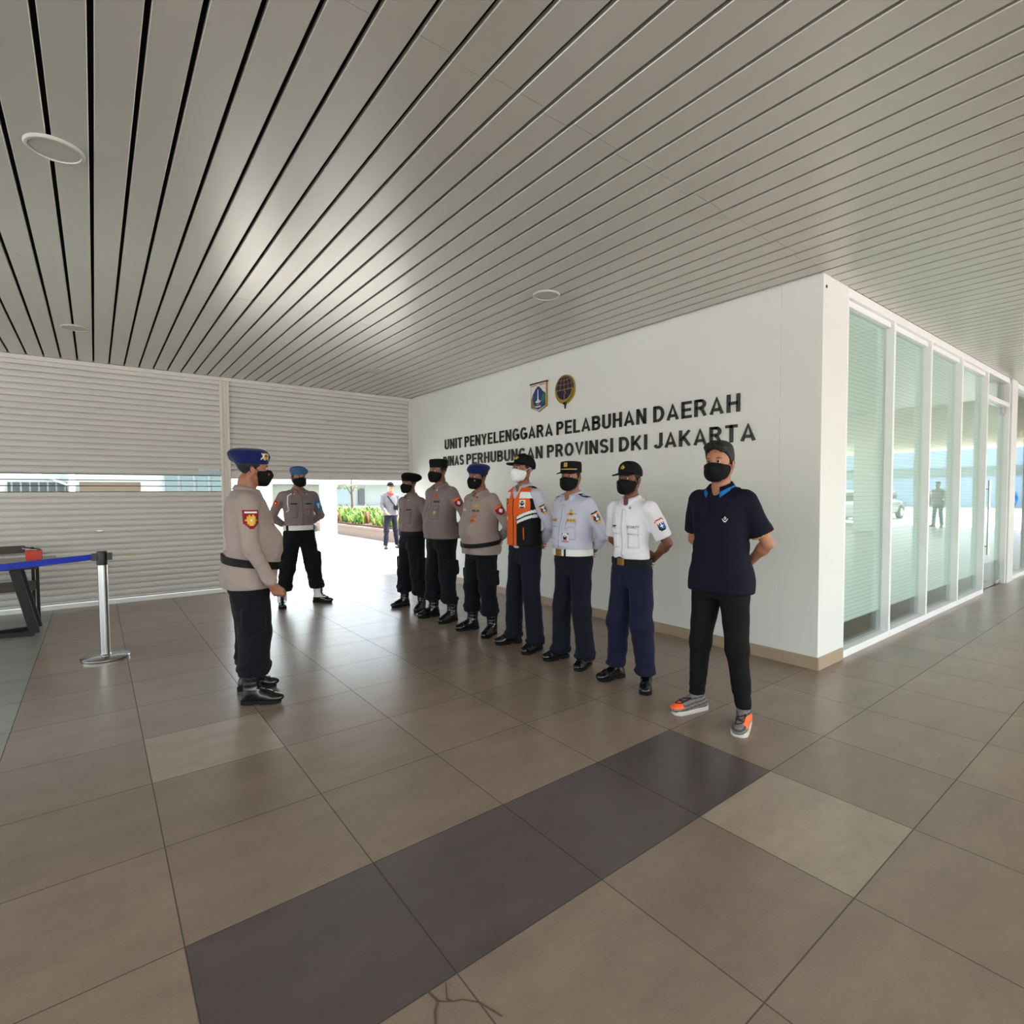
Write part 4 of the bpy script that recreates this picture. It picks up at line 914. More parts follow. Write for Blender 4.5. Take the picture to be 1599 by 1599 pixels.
# ------------------------------------------------------------------ shoes (ankle axis at origin, toe to +y)
def mk_boot(kind):
    """returns (upper mesh, sole mesh, laces mesh)"""
    f = Field((-0.075, -0.11, 0.0), (0.075, 0.23, 0.32 if kind in ('boot', 'pm') else 0.16), 0.005)
    sn = kind == 'sneaker'
    f.add(cone((0, -0.035, 0.05), (0, 0.10, 0.042), 0.038, 0.040), 0); f.add(ell((0.002, 0.145, 0.038), (0.044, 0.058, 0.030)), 0.03, 'u'); f.add(cone((0, -0.03, 0.05), (0, 0.0, 0.095), 0.036, 0.040), 0.03, 'u'); f.add(cone((0, 0.0, 0.085), (0, 0.09, 0.058), 0.037, 0.032), 0.03, 'u')
    if kind in ('boot', 'pm'): f.add(cone((0, -0.010, 0.09), (0, -0.012, 0.25), 0.050, 0.064), 0.03, 'u'); f.cut(lambda X, Y, Z: Z - 0.285, 0.005)
    else: f.cut(lambda X, Y, Z: Z - (0.108 if not sn else 0.115 + 0.0 * Y), 0.006)
    f.cut(lambda X, Y, Z: 0.020 - Z, 0.0)
    if kind == 'boot': f.disp(lambda X, Y, Z: 0.0012 * np.sin(Z * 160) * (Z > 0.1) * (Z < 0.2))
    up = f.surface('upper', 1); c = fcent(up)
    if kind == 'pm':
        cx = np.abs(c[:, 0]); idx = ((c[:, 2] > 0.075) & (cx > 0.016) | (c[:, 1] < -0.055) & (c[:, 2] > 0.06)).astype(int); paint(up, [C['boot'], C['whitebelt']], idx)
    elif sn:
        side = np.where((c[:, 0] < -0.016) & (c[:, 1] > -0.03) & (c[:, 1] < 0.14) & (c[:, 2] > 0.040) & (c[:, 2] < 0.090), 1, 0)
        st = np.where(np.sin(c[:, 2] * 260 + c[:, 1] * 40) > 0.45, 2, 0); idx = np.where(side == 1, 1, st); idx = np.where((c[:, 1] < -0.06) & (c[:, 2] > 0.075), 1, idx); paint(up, [C['knit'], C['orangek'], C['knitd']], idx)
    else: up.materials.append(C['boot'])
    g = Field((-0.075, -0.11, -0.01), (0.075, 0.23, 0.05), 0.004)
    def so_(X, Y, Z):
        a = np.clip((Y + 0.05) / 0.16, 0, 1); d1 = np.sqrt(X * X + (Y - np.clip(Y, -0.045, 0.135)) ** 2) - (0.038 + 0.010 * a) * (1 if not sn else 1.06)
        return np.maximum(d1, np.abs(Z - (0.0145 if not sn else 0.0150 + 0.02 * np.clip(-Y, 0, 0.1))) - (0.0142 if not sn else 0.0148 + 0.02 * np.clip(-Y, 0, 0.1)))
    g.add((so_, (-0.06, -0.1, 0.0), (0.06, 0.2, 0.036)), 0)
    if not sn: g.add(rbox((0, 0.035, 0.0), (0.07, 0.022, 0.010), 0.003), 0.0, 's')
    so2 = g.surface('sole', 0); so2.materials.append(C['solew' if sn else 'sole'])
    mb = MB(); zs_ = [(0.075 + 0.0225 * k) for k in range(8)] if kind in ('boot', 'pm') else [0.07, 0.082, 0.094]
    bv = bvh_of(up)
    allp = []
    for i, z_ in enumerate(zs_):
        row = []
        for x_ in (-0.022, -0.011, 0.0, 0.011, 0.022):
            h_ = bv.ray_cast(Vector((x_, 0.4, z_ + (x_ * 0.2 if i % 2 else -x_ * 0.2))), Vector((0, -1, 0)))[0]
            if h_ is not None: row.append(h_ + Vector((0, 0.002, 0.001)))
        allp += row if i % 2 == 0 else row[::-1]
    mb.tube(allp, 0.0032 if sn else 0.0026, 5)
    return up, so2, mb.mesh('laces', C['lace'], True)

# ------------------------------------------------------------------ hands
def hand(f, wr, d, n, side, curl=0.6, s=1.0, spread=0.0):
    """palm and five fingers; wr wrist, d direction to knuckles, n palm normal (towards the palm), side = thumb side vector"""
    wr, d, n, t = Vector(wr), Vector(d).normalized(), Vector(n).normalized(), Vector(side).normalized()
    k = 0.006 * s; kn = wr + d * 0.088 * s
    f.add(cone(wr, wr + d * 0.03 * s, 0.026 * s, 0.024 * s), 0.02)
    for i, (o_, L_) in enumerate(((0.030, 0.9), (0.010, 1.0), (-0.011, 0.93), (-0.030, 0.75))):
        b = kn + t * o_ * s - n * 0.0; f.add(cone(wr + d * 0.018 * s + t * o_ * 0.55 * s, b, 0.0155 * s, 0.0125 * s), 0.012 * s)
        p = b; ang = 0.0; r_ = 0.0098 * s
        for j, l_ in enumerate((0.042, 0.027, 0.021)):
            ang += curl * (0.75, 1.0, 0.8)[j]; v = (d * math.cos(ang) + n * math.sin(ang)); v = (v + t * o_ * spread).normalized()
            q = p + v * l_ * L_ * s; f.add(cone(p, q, r_, r_ * 0.9), 0.004); p = q; r_ *= 0.9
    b = wr + d * 0.028 * s + t * 0.026 * s; p = b + (t * 0.7 + d * 0.6 + n * 0.3).normalized() * 0.036 * s
    q = p + (d * 0.9 + n * 0.45 + t * 0.1).normalized() * 0.030 * s; e = q + (d * 0.8 + n * 0.6 - t * 0.25).normalized() * 0.024 * s
    f.add(cone(b, p, 0.0155 * s, 0.0125 * s), 0.012 * s); f.add(cone(p, q, 0.0122 * s, 0.011 * s), 0.004); f.add(cone(q, e, 0.011 * s, 0.0095 * s), 0.004)

# ================================================================== PEOPLE
ZG = list(np.arange(-0.01, 0.70, 0.016)) + list(np.arange(0.70, 1.08, 0.0062)) + list(np.arange(1.08, 1.44, 0.010)) + list(np.arange(1.44, 1.79, 0.0046))
TZ = [0.78, 0.90, 0.98, 1.05, 1.15, 1.25, 1.35, 1.42, 1.47]
TW = [0.140, 0.158, 0.150, 0.142, 0.148, 0.165, 0.168, 0.150, 0.085]
TF = [0.085, 0.095, 0.095, 0.095, 0.100, 0.108, 0.100, 0.080, 0.055]
TB = [0.095, 0.115, 0.100, 0.088, 0.092, 0.102, 0.100, 0.085, 0.065]
def torso(g, belly, add=0.0, chest=1.0):
    z = np.array(TZ); b = belly * np.exp(-((z - 1.09) / 0.125) ** 2)
    return (np.array(TW) * g + add + b * 0.35, np.array(TF) * g * chest + add + b, np.array(TB) * g + add + b * 0.1)
def dens(z, arr):                                                    # resample profile finely
    zz = np.linspace(z[0], z[-1], 40); return zz, [np.interp(zz, z, a) for a in arr]
ARMS = {'behind': ((0.288, -0.095, 1.135), (0.085, -0.175, 0.985)), 'down': ((0.240, 0.000, 1.095), (0.225, 0.120, 0.845)),
        'side': ((0.235, -0.02, 1.11), (0.245, 0.05, 0.86)), 'walk': ((0.225, -0.10, 1.12), (0.215, -0.05, 0.87)), 'carry': ((0.235, 0.02, 1.12), (0.16, 0.20, 0.98))}
def person(pos, rz, H, label, g=1.0, belly=0.0, arms='behind', head=(0, 0), st=0.16, splay=(18, 18), dy=(0, 0), sk=(132, 92, 72), shirt=None, trs=None, shoe='boot', gear=None, low=False, shw=1.0):
    s = H / 1.75; ctr = Vector((0, 0.0, 0))
    armL, armR = (arms if isinstance(arms, tuple) else (arms, arms))
    T = Matrix.Translation((0, 0.014 + belly * 0.1, 1.500)) @ Euler((R(head[1]), 0, R(head[0]))).to_matrix().to_4x4()
    hs_ = 0.0045 if not low else 0.008
    f = Field((-0.36, -0.30, -0.01), (0.36, 0.36, 1.79), 0.0062 if not low else 0.009, ZG)
    w_, ff_, bb_ = torso(g, belly * 0.8, -0.004)
    zz, (a1, a2, a3) = dens(TZ, (w_, ff_, bb_)); kp = zz > 0.875; zz, a1, a2, a3 = zz[kp], a1[kp], a2[kp], a3[kp]; f.add(loft(zz, a1, a2, a3, p=2.3), 0)
    sw = 0.158 * (0.5 + 0.5 * g) * shw
    f.add(cone((-sw, -0.005, 1.405), (sw, -0.005, 1.405), 0.048, 0.048), 0.04)
    f.add(cone((0, -0.010, 1.41), (0, 0.008, 1.545), 0.058 * (0.6 + 0.4 * g), 0.055 * (0.6 + 0.4 * g)), 0.04)
    J = {}
    for sx, am in ((-1, armL), (1, armR)):
        el, wr = [Vector(v) for v in ARMS[am]]; sh = Vector((sw + 0.022, -0.008, 1.395)); ga = (g - 1) * 0.2 - (1 - shw) * 0.3
        el = Vector(((el.x + ga) * sx, el.y, el.z)); wr = Vector(((wr.x + (ga if am != 'behind' else 0)) * sx, wr.y - (belly * 0.1 + (g - 1) * 0.08 if am == 'behind' else 0), wr.z)); sh.x *= sx
        J[sx] = (sh, el, wr)
        f.add(cone(sh, el, 0.046, 0.037), 0.02); f.add(cone(el, wr, 0.037, 0.025), 0.01)
        f.add(cone(el + (wr - el) * 0.25, el + (wr - el) * 0.3, 0.040, 0.036), 0.02)
        d = (wr - el).normalized()
        if am == 'behind':
            dd = Vector((-sx * 0.93, 0.0 if sx > 0 else -0.10, -0.25 if sx > 0 else -0.05)).normalized(); w2 = wr + Vector((0, -0.012 if sx < 0 else 0.0, 0.03 if sx < 0 else -0.02))
            hand(f, w2, dd, (0, -1, 0) if sx > 0 else (0, 0.6, -0.8), (0, 0, 1), curl=0.5 if sx > 0 else 0.75, s=0.95)
        elif am in ('down', 'side'): hand(f, wr, (d + Vector((0, 0.15, -0.2))).normalized(), (-sx, 0, 0), (0, 1, -0.2), curl=1.25 if am == 'down' else 0.45)
        else: hand(f, wr, (d + Vector((0, 0.1, -0.1))).normalized(), (-sx, 0, 0), (0, 1, 0.1), curl=0.6)
    LEG = {}
    for i, sx in enumerate((-1, 1)):
        an = Vector((sx * st, dy[i], 0.085)); hp = Vector((sx * 0.085, 0, 0.90)); kn = hp.lerp(an, 0.52) + Vector((0, 0.020, 0)); LEG[sx] = (hp, kn, an)
        f.add(cone(hp, kn, 0.072, 0.050), 0.03); f.add(cone(kn, an, 0.048, 0.031), 0.02); a_ = R(-sx * splay[i])
        f.add(cone(an + Vector((0, 0, -0.035)), an + Vector((-math.sin(a_), math.cos(a_), 0)) * 0.12 + Vector((0, 0, -0.048)), 0.030, 0.022), 0.02)
    for p_, k_, m_ in (face_prims() if not low else head_prims()): f.add(p_, k_, m_, T=T, pad=0.02)
    me = f.surface('person', 1); me.materials.append(skin(sk))
    body = link('person', me, loc=(pos[0], pos[1], 0), rot=(0, 0, R(rz))); body.scale = (s, s, s); tag(body, label, 'person')
    # ---- eyes and brows
    hr = T.to_euler(); hl = T.translation
    if not low:
        bv = None
        for sx in (-1, 1):
            mb = MB(); n_ = 12; pr = [(0.0108 * math.sin(math.pi * k / 8), 0.0108 * -math.cos(math.pi * k / 8)) for k in range(1, 8)]
            mb.lathe(pr, n_); mb.m = [1 if sum(mb.v[i][2] for i in fc) / len(fc) > 0.0088 else 0 for fc in mb.f]
            e = link('eye', mb.mesh('eye', [C['eyew'], C['iris']], True), body); e.matrix_local = T @ Matrix.Translation((sx * 0.031, 0.0925, 0.1385)) @ Matrix.Rotation(R(-90), 4, 'X')
            fl_ = [(sx * x_, 0.1045 - 2.2 * (x_ - 0.02) ** 2 * 8, z_) for x_, z_ in ((0.014, 0.1545), (0.026, 0.160), (0.038, 0.1605), (0.050, 0.155))]
            mb = MB(); mb.tube(fl_, [0.0022, 0.0034, 0.0032, 0.0014], 6); b_ = link('eyebrow', mb.mesh('eyebrow', C['hair'], True), body); b_.matrix_local = T
            # lids: dark lash line
            mb = MB(); mb.tube([(sx * (0.031 + q), 0.1035 - abs(q) * 0.25, 0.1425 - q * q * 22) for q in (-0.012, -0.006, 0, 0.006, 0.012)], 0.0014, 5); b_ = link('lash_line', mb.mesh('lash_line', C['hair'], True), body); b_.matrix_local = T
    # ---- trousers
    t = trs; tf = Field((-0.33, -0.24, 0.03), (0.33, 0.26, 1.07), 0.0072 if not low else 0.012)
    zz = np.linspace(0.785, 1.045, 14); w_, a_, b_ = [np.interp(zz, TZ, q) for q in torso(g, belly * 0.6 * (0.0 if False else 1), 0.010)]
    tf.add(loft(zz, w_ + t.get('hipw', 0), a_, b_ + 0.006, p=2.4), 0)
    for sx in (-1, 1):
        hp, kn, an = LEG[sx]; r1, r2, r3 = t['r']; gg = 0.6 + 0.4 * g; hem = t['hem']
        tf.add(cone(hp + Vector((0, -0.004, 0)), kn, r1 * gg, r2), 0.03)
        end = kn.lerp(an, (kn.z - hem) / (kn.z - 0.085)); tf.add(cone(kn, end, r2, r3), 0.03)
        if t.get('blouse'):
            bl_ = kn.lerp(an, (kn.z - hem - 0.05) / (kn.z - 0.085)); tf.add(ell(bl_, (t['blouse'], t['blouse'] * 1.08, 0.065)), 0.03)
        if t.get('cargo'): c_ = hp.lerp(kn, 0.72); tf.add(rbox((c_.x + sx * (r2 + 0.004), c_.y - 0.01, c_.z), (0.020, 0.070, 0.080), 0.014), 0.014)
        if t.get('brk'): tf.add(ell(end + Vector((0, 0.02, 0.03)), (r3 * 1.06, r3 * 1.15, 0.03)), 0.03)
    if t.get('seat', 1): tf.add(ell((0, -0.055, 0.89), (0.14 * g, 0.075 * g, 0.10)), 0.04)
    tf.add(rbox((0, 0.0, 0.50), (0.0005, 0.3, 0.33), 0.0001), 0.0, 's') if False else None
    tf.disp(fold_noise(hash(label) % 97 if False else len(label) * 7 % 97, t.get('amp', 0.0028) * 1.9, 34, -9, 0.93))
    hz = t['hem']; tf.disp(lambda X, Y, Z: t.get('ank', 0.003) * np.sin(Z * 95 + 8 * X + 5 * np.sin(Y * 30)) * np.clip((hz + 0.22 - Z) * 6, 0, 1))
    tf.cut(lambda X, Y, Z: hz - Z, 0.004)
    if shirt.get('drape'): ht = shirt['hem'] + 0.03; tf.cut(lambda X, Y, Z: Z - ht, 0.004)
    tm = tf.surface('trousers', 1); tm.materials.append(C[t['m']]); tro = link('trousers', tm, body)
    # ---- shoes
    if ('shoe', shoe) not in CACHE: CACHE[('shoe', shoe)] = mk_boot(shoe)
    up_, so_, la_ = CACHE[('shoe', shoe)]
    nm = {'boot': 'boot', 'pm': 'boot', 'sneaker': 'sneaker', 'shoe': 'shoe'}[shoe]
    for i, sx in enumerate((-1, 1)):
        an = LEG[sx][2]; b_ = link(nm, up_, body, loc=(an.x, an.y, 0), rot=(0, 0, R(-sx * splay[i]))); b_.scale = (1.0, 1.0 if shoe != 'sneaker' else 1.04, 1.0)
        if shoe == 'pm': b_['label'] = 'black boot with white panels'
        if shoe == 'sneaker' and sx > 0:
            me2 = up_.copy(); c = fcent(me2); st2 = np.where(np.sin(c[:, 2] * 260 + c[:, 1] * 40) > 0.45, 2, 0); st2[(c[:, 1] < -0.06) & (c[:, 2] > 0.075)] = 1; st2[(c[:, 1] > 0.13) & (c[:, 2] > 0.045)] = 1; me2.polygons.foreach_set('material_index', st2.astype(np.int32)); b_.data = me2
        if shoe == 'sneaker': b_['label'] = 'grey knit sneaker with orange stripe and pale sole'; so3 = link('sole', so_, b_); so3['label'] = 'pale rubber sole'
        else: link('sole', so_, b_)
        if not low and shoe != 'shoe': link('laces', la_, b_)
    # ---- shirt
    q = shirt; sf = Field((-0.37, -0.30, 0.70), (0.37, 0.36, 1.54), 0.0066 if not low else 0.011)
    ad = q.get('add', 0.012); zz, pr = dens(TZ, torso(g, belly, ad)); w_, a_, b_ = pr
    zz2 = np.array(zz); w2 = np.array(w_); a2 = np.array(a_)
    if q.get('drape'):                                                # untucked cloth hangs from chest and belly
        mx_ = np.maximum.accumulate(a2[::-1])[::-1]; a2 = np.where(zz2 < 1.1, a2 * (1 - q['drape']) + np.interp(zz2, [0.78, 1.1], [a2.max() * 0.93, a2.max()]) * q['drape'], a2); w2 = np.where(zz2 < 1.15, np.maximum(w2, np.interp(zz2, [0.78, 1.15], [w2.max() * 1.0, w2.max() * 0.97]) * q['drape'] + w2 * (1 - q['drape'])), w2)
    z0 = min(q['hem'] - 0.01, 0.78); zz3 = np.concatenate([[z0], zz2]); sf.add(loft(zz3, np.concatenate([[w2[0]], w2]), np.concatenate([[a2[0]], a2]), np.concatenate([[b_[0] + 0.006], np.array(b_) + 0.004]), p=2.3), 0)
    sf.add(cone((-sw, -0.005, 1.405), (sw, -0.005, 1.405), 0.048 + ad, 0.048 + ad), 0.05); sf.add(cone((0, -0.008, 1.40), (0, -0.004, 1.458), 0.082, 0.066), 0.04)
    if q.get('drape'):                                                # cloth passing over hips and seat
        zq = np.linspace(0.72, 1.045, 14); pw, pa, pb = [np.interp(zq, TZ, qq) for qq in torso(g, belly * 0.6, 0.010)]
        sf.add(loft(zq, pw + 0.012, pa + 0.010, pb + 0.020, p=2.4), 0.03); sf.add(ell((0, -0.045, 0.855), (0.14 * g + 0.010, 0.072 * g + 0.012, 0.10)), 0.07)
        for sx in (-1, 1):
            hp, kn, an = LEG[sx]; r1 = trs['r'][0] * (0.6 + 0.4 * g); sf.add(cone(hp + Vector((0, -0.004, 0.02)), hp.lerp(kn, 0.55), r1 + 0.012, r1 + 0.006), 0.04)
    if q.get('blouse'): sf.add(ell((0, 0.0, q['hem'] + 0.045), (0.160 * g, 0.105 * g + belly * 0.8, 0.05)), 0.04)
    core = sf.surface('core', 0)
    for sx in (-1, 1):
        sh, el, wr = J[sx]
        if q['sleeve'] == 'long':
            sf.add(cone(sh, el, 0.064, 0.053), 0.022); sf.add(cone(el, wr.lerp(el, 0.05), 0.053, 0.041), 0.012)
            d = (el - sh).normalized(); sf.add(ell(el, (0.054, 0.054, 0.054)), 0.01)
        elif q['sleeve'] == 'short':
            e2 = sh.lerp(el, q.get('slen', 0.72)); base = cone(sh, e2, 0.066, q.get('srad', 0.064)); d = (e2 - sh).normalized(); cz = e2
            fn0 = base[0]; sf.add((lambda X, Y, Z, fn0=fn0, d=d, cz=cz: np.maximum(fn0(X, Y, Z), (X - cz.x) * d.x + (Y - cz.y) * d.y + (Z - cz.z) * d.z), base[1], base[2]), 0.022)
    nk = 0.061 * (0.6 + 0.4 * g)
    sf.add(cone((0, 0.0, 1.452), (0, 0.012, 1.60), nk, nk), 0.0, 's'); sf.add(ell((0, 0.055, 1.475), (0.035, 0.055, 0.052)), 0.01, 's')
    sf.disp(fold_noise(len(label) * 5 % 89, q.get('amp', 0.0028) * 1.9, 30))
    if q.get('sag'): sf.disp(lambda X, Y, Z: q['sag'] * np.sin((Z + X * X * 2.2) * 70) * np.clip((1.17 - Z) * 9, 0, 1))
    sf.cut(lambda X, Y, Z: q['hem'] - Z, 0.005)
    smh = sf.surface('shirt', 1); cc = fcent(smh); mats_ = [C[q['m']]]; idx = np.zeros(len(cc), int)
    if q.get('trim'):
        mats_.append(C[q['trim']])
        for sx in (-1, 1):
            sh, el, wr = J[sx]; d = np.array((el - sh).normalized()); e2 = np.array(sh.lerp(el, q.get('slen', 0.72))); tt = (cc - e2) @ d; pd = np.linalg.norm((cc - e2) - tt[:, None] * d, axis=1); idx[(tt > -0.010) & (tt < 0.02) & (pd < 0.085) & (cc[:, 0] * sx > 0.15)] = 1
    paint(smh, mats_, idx)
    sho = link(q.get('name', 'shirt'), smh, body)
    # collar
    mb = MB(); vs = []; n_ = 30; cr = nk + 0.003
    for i in range(n_ + 1):
        dg = -152 + 304 * i / n_; th = R(dg); fr_ = (1 - math.cos(th)) / 2; sx_, cy_ = math.sin(th), -math.cos(th)
        tip = max(0, (abs(dg) - 112) / 40) ** 1.2; drop = 0.042 * fr_ ** 1.4; ct = Vector((0, 0.006 + 0.010 * fr_, 0))
        for r_, dz in ((cr - 0.002, -0.030), (cr, 0.018), (cr + 0.005, 0.021), (cr + 0.016 + 0.004 * fr_, 0.004 - 0.014 * tip), (cr + 0.027 + 0.006 * fr_, -0.012 - 0.034 * tip)):
            vs.append((ct.x + sx_ * r_, ct.y + cy_ * r_ * 1.03, 1.500 + dz - drop))
    fs = [(i * 5 + k, (i + 1) * 5 + k, (i + 1) * 5 + k + 1, i * 5 + k + 1) for i in range(n_) for k in range(4)]
    mb.add(vs, fs, 0)
    if q.get('ctrim'): mb.m = [(1 if (j % 4 == 3) else 0) for j in range(len(fs))]
    co = mb.build('collar', [C[q['m']]] + ([C[q['ctrim']]] if q.get('ctrim') else []), sho, sm=False); smooth(co.data); sd_ = co.modifiers.new('thickness', 'SOLIDIFY'); sd_.thickness = 0.003
    sb = bvh_of(smh); tb = bvh_of(core, tm); cb = bvh_of(core); bpy.data.meshes.remove(core)
    bb = dict(body=body, shirt=sho, sbvh=sb, tbvh=tb, cbvh=cb, T=T, J=J, trousers=tro, LEG=LEG, g=g, belly=belly, smesh=smh, tmesh=tm)
    # ---- things on the head
    G = gear or {}
    def onhead(name, me_, par=body, extra=None):
        o = link(name, me_, par); o.matrix_local = (T if par is body else Matrix.Identity(4)) @ (extra or Matrix.Identity(4)); return o
    if G.get('mask'):
        wm = G['mask'] == 'white'; mo = onhead('face_mask', head_mesh(('mask', wm), lambda: mk_mask(wm))); [onhead('ear_loop', head_mesh(('loop', wm, sx), lambda: loops_mesh(C['mask_white' if wm else 'mask_black'], sx)), mo) for sx in (-1, 1)]; bb['mask'] = mo
    if G.get('hair'): onhead('hair', head_mesh(('hair', G['hair']), mk_hair_full if G['hair'] == 'full' else mk_buzz))
    if G.get('hat'):
        k_ = G['hat']; nm_, fn_ = {'blue': ('beret', lambda: mk_beret('blue_beret', -1)), 'blueR': ('beret', lambda: mk_beret('blue_beret', 1)), 'black': ('beret', lambda: mk_beret('black_beret', -1)), 'grey': ('beret', lambda: mk_beret('grey_beret', -1)), 'garrison': ('field_cap', mk_garrison),
                'ball': ('cap', lambda: mk_cap('ball')), 'peak': ('cap', lambda: mk_cap('peak'))}[k_]
        bb['hat'] = onhead(nm_, head_mesh(('hat', k_), fn_), extra=Matrix.Translation((0, 0, 0.0)) @ Euler((R(G.get('hat_tilt', 0)), 0, 0)).to_matrix().to_4x4()); bb['hatbvh'] = bvh_of(bb['hat'].data)
    return bb
PAL = {'r': C['red'], 'g': C['gold'], 'w': C['white'], 'k': C['black'], 'b': C['blue'], 'n': C['navyp'], 'G': C['green'], 'o': C['orangered'], 't': C['tan'], 's': C['silver'], 'c': C['sky'], 'p': C['pink']}
SHIELD = ['rrrrrrrrr', 'rwwwwwwwr', 'rrrrrrrrr', 'rrrgrgrrr', 'rrgggggrr', 'rrgggggrr', 'rgggwgggr', 'rrgggggrr', 'rrgggggrr', '.rrgggrr.', '..rrrrr..', '...rrr...']
SHIELD2 = ['.ooooooo.', 'ogogogogo', '.ooooooo.', 'rrrrrrrrr', 'rrrrwwrrr', 'rrrwwwwrr', 'rrrwwwwrr', 'rrrrwwrrr', '.rrrrrrr.', '..rrrrr..']
CITY = ['tkkkkkkkt', 'tttttttt.', 'toowwwoot', 'tokbwbGot', 'tkbbwbGGt', 'tkbwwwGGt', 'tgkbtbGgt', '.tgggggt.', '..ttttt..']
CITYW = ['.ooooooo.', 'o.......o', '.wwwwwww.', 'wowbwbwow', 'wobbwbbcw', 'wkbwwwccw', 'wkbbwbbcw', '.kkbbbck.', '..kkkkk..']
def arm_patch(P, sx, rows, z=1.30, w_=0.085, h_=0.10, name='sleeve_badge', label=None, fwd=0.35, par=None):
    sh, el, wr = P['J'][sx]; t = (sh.z - z) / (sh.z - el.z); c = sh.lerp(el, t); d = Vector((-sx, -fwd, 0)).normalized()
    return decal(name, par or P['shirt'], P['sbvh'], c, d, (sh - el), w_, h_, rows, PAL, 0.003, label=label)
def chest(P, x, z, w_, h_, rows, name, label=None, bvh=None, par=None, off=0.003, pal=None):
    return decal(name, par or P['shirt'], bvh or P['sbvh'], (x, 0.08, z), (-x * 1.5, -1, 0), (0, 0, 1), w_, h_, rows, pal or PAL, off, label=label)
def pocket(P, x, z, m_, w_=0.095, h_=0.045, big=True):
    o = decal('pocket_flap', P['shirt'], P['sbvh'], (x, 0.08, z), (-x * 1.2, -1, 0), (0, 0, 1), w_, h_, ['mmmm', 'mmmm', 'mmmm'], {'m': C[m_]}, 0.0045)
    if big: decal('pocket', P['shirt'], P['sbvh'], (x, 0.08, z - 0.075), (-x * 1.2, -1, 0), (0, 0, 1), w_ * 0.92, 0.11, ['mmmm'] * 5, {'m': C[m_]}, 0.0028)
def placket(P, m_, z0, z1, n_=6, btn='white', bc=None):
    decal('placket', P['shirt'], P['sbvh'], (0, 0.1, (z0 + z1) / 2), (0, -1, 0), (0, 0, 1), 0.030, z1 - z0, ['mm'] * 20, {'m': C[m_]}, 0.0030)
def hat_badge(P, rows, az=0, z=0.235, w_=0.05, h_=0.045, label='gold badge', name='hat_badge'):
    a = R(az); d = Vector((math.sin(a), -math.cos(a), 0)); o = decal(name, P['hat'], P['hatbvh'], (0, 0, z), d, (0, 0, 1), w_, h_, rows, PAL, 0.004, label=label); return o

POLICE_T = dict(m='black_cloth', r=(0.108, 0.094, 0.084), hem=0.195, blouse=0.092, cargo=True, amp=0.0036, ank=0.004)
DRESS_T = dict(m='navy_dark', r=(0.094, 0.080, 0.082), hem=0.062, amp=0.0026, ank=0.0022, brk=True)
# 1 commander, profile
P = person((0.80, 4.04), -97, 1.665, 'heavy set officer in blue beret and pinkish khaki shirt standing alone facing the row', g=1.24, belly=0.115, arms=('side', 'down'), head=(6, -3), st=0.16, splay=(-6, 24), dy=(0.0, 0.0),
           sk=(150, 98, 78), shirt=dict(m='khaki', sleeve='long', hem=0.80, drape=0.55, amp=0.0034, sag=0.002), trs=dict(POLICE_T, r=(0.124, 0.106, 0.094), hem=0.20, blouse=0.102), gear=dict(mask='black', hair='buzz', hat='blue'))
band('belt', P['body'], [P['cbvh']], (0, 0.02), 0.975, 0.052, C['blackbelt'], tilt=-0.04, th=0.006)
band('buckle', P['body'], [P['cbvh']], (0, 0.02), 0.968, 0.062, C['blackbelt'], tilt=-0.035, th=0.022, a0=75, a1=105, n_=8)
arm_patch(P, 1, SHIELD, z=1.285, w_=0.095, h_=0.125, fwd=0.15)
hat_badge(P, ['s.sssss.s', 'sssgggsss', '.sgkkkgs.', '.sgkgkgs.', '.sggggss.', 'ssssggsss', 's..sss..s'], az=-42, z=0.222, w_=0.062, h_=0.05)
pocket(P, 0.085, 1.265, 'khaki'); pocket(P, -0.085, 1.265, 'khaki')
decal('mask_logo', P['mask'], bvh_of(P['mask'].data), (0.04, 0.10, 0.10), (-0.8, -0.55, 0), (0, 0, 1), 0.016, 0.018, ['.o.', 'ooo', '.o.'], PAL, 0.002)
# 2 provost officer, frontal, white belt
P = person((1.985, 7.06), 181, 1.70, 'officer with white belt, blue armband and white panelled boots standing below the raised shutter', g=1.08, belly=0.015, arms='behind', head=(4, 0), st=0.225, splay=(41, 14), dy=(0.02, 0.0),
           sk=(150, 104, 88), shirt=dict(m='taupe', sleeve='long', hem=1.0, blouse=True), trs=dict(POLICE_T), shoe='pm', gear=dict(mask='black', hair='buzz', hat='grey'))
band('belt', P['body'], [P['tbvh']], (0, 0), 0.995, 0.060, C['whitebelt'])['label'] = 'white belt'
for x_ in (-65, 65): band('belt_keeper', P['body'], [P['tbvh']], (0, 0), 0.995, 0.064, C['blackbelt'], th=0.010, a0=90 + x_ - 5, a1=90 + x_ + 5, n_=4)
P_pm = P
arm_patch(P, -1, ['ccccccccccc'] * 3 + word('PM', 'w', 'c', 1, 0) + ['ccccccccccc'] * 3, z=1.29, w_=0.115, h_=0.15, name='armband', label='blue armband with white letters', fwd=0.8)
arm_patch(P, 1, ['.ooo.', 'orrro', 'orwro', 'ororo', '.ooo.'], z=1.31, w_=0.06, h_=0.09, fwd=0.8)
mb = MB(); mb.tube([(0.105, 0.085, 1.43), (0.150, 0.075, 1.40), (0.158, 0.088, 1.30), (0.145, 0.092, 1.22), (0.165, 0.06, 1.20)], 0.008, 8); mb.build('white_lanyard', C['whitebelt'], P['shirt'], sm=True)
for x_ in (-0.085, 0.085): pocket(P, x_, 1.255, 'taupe')
for x_ in (-0.085, 0.085): chest(P, x_, 1.30, 0.075, 0.014, ['kkkkk'], 'name_tape')
chest(P, -0.085, 1.20, 0.032, 0.036, ['.o.', 'ooo', 'oto', '.o.'], 'pocket_badge')
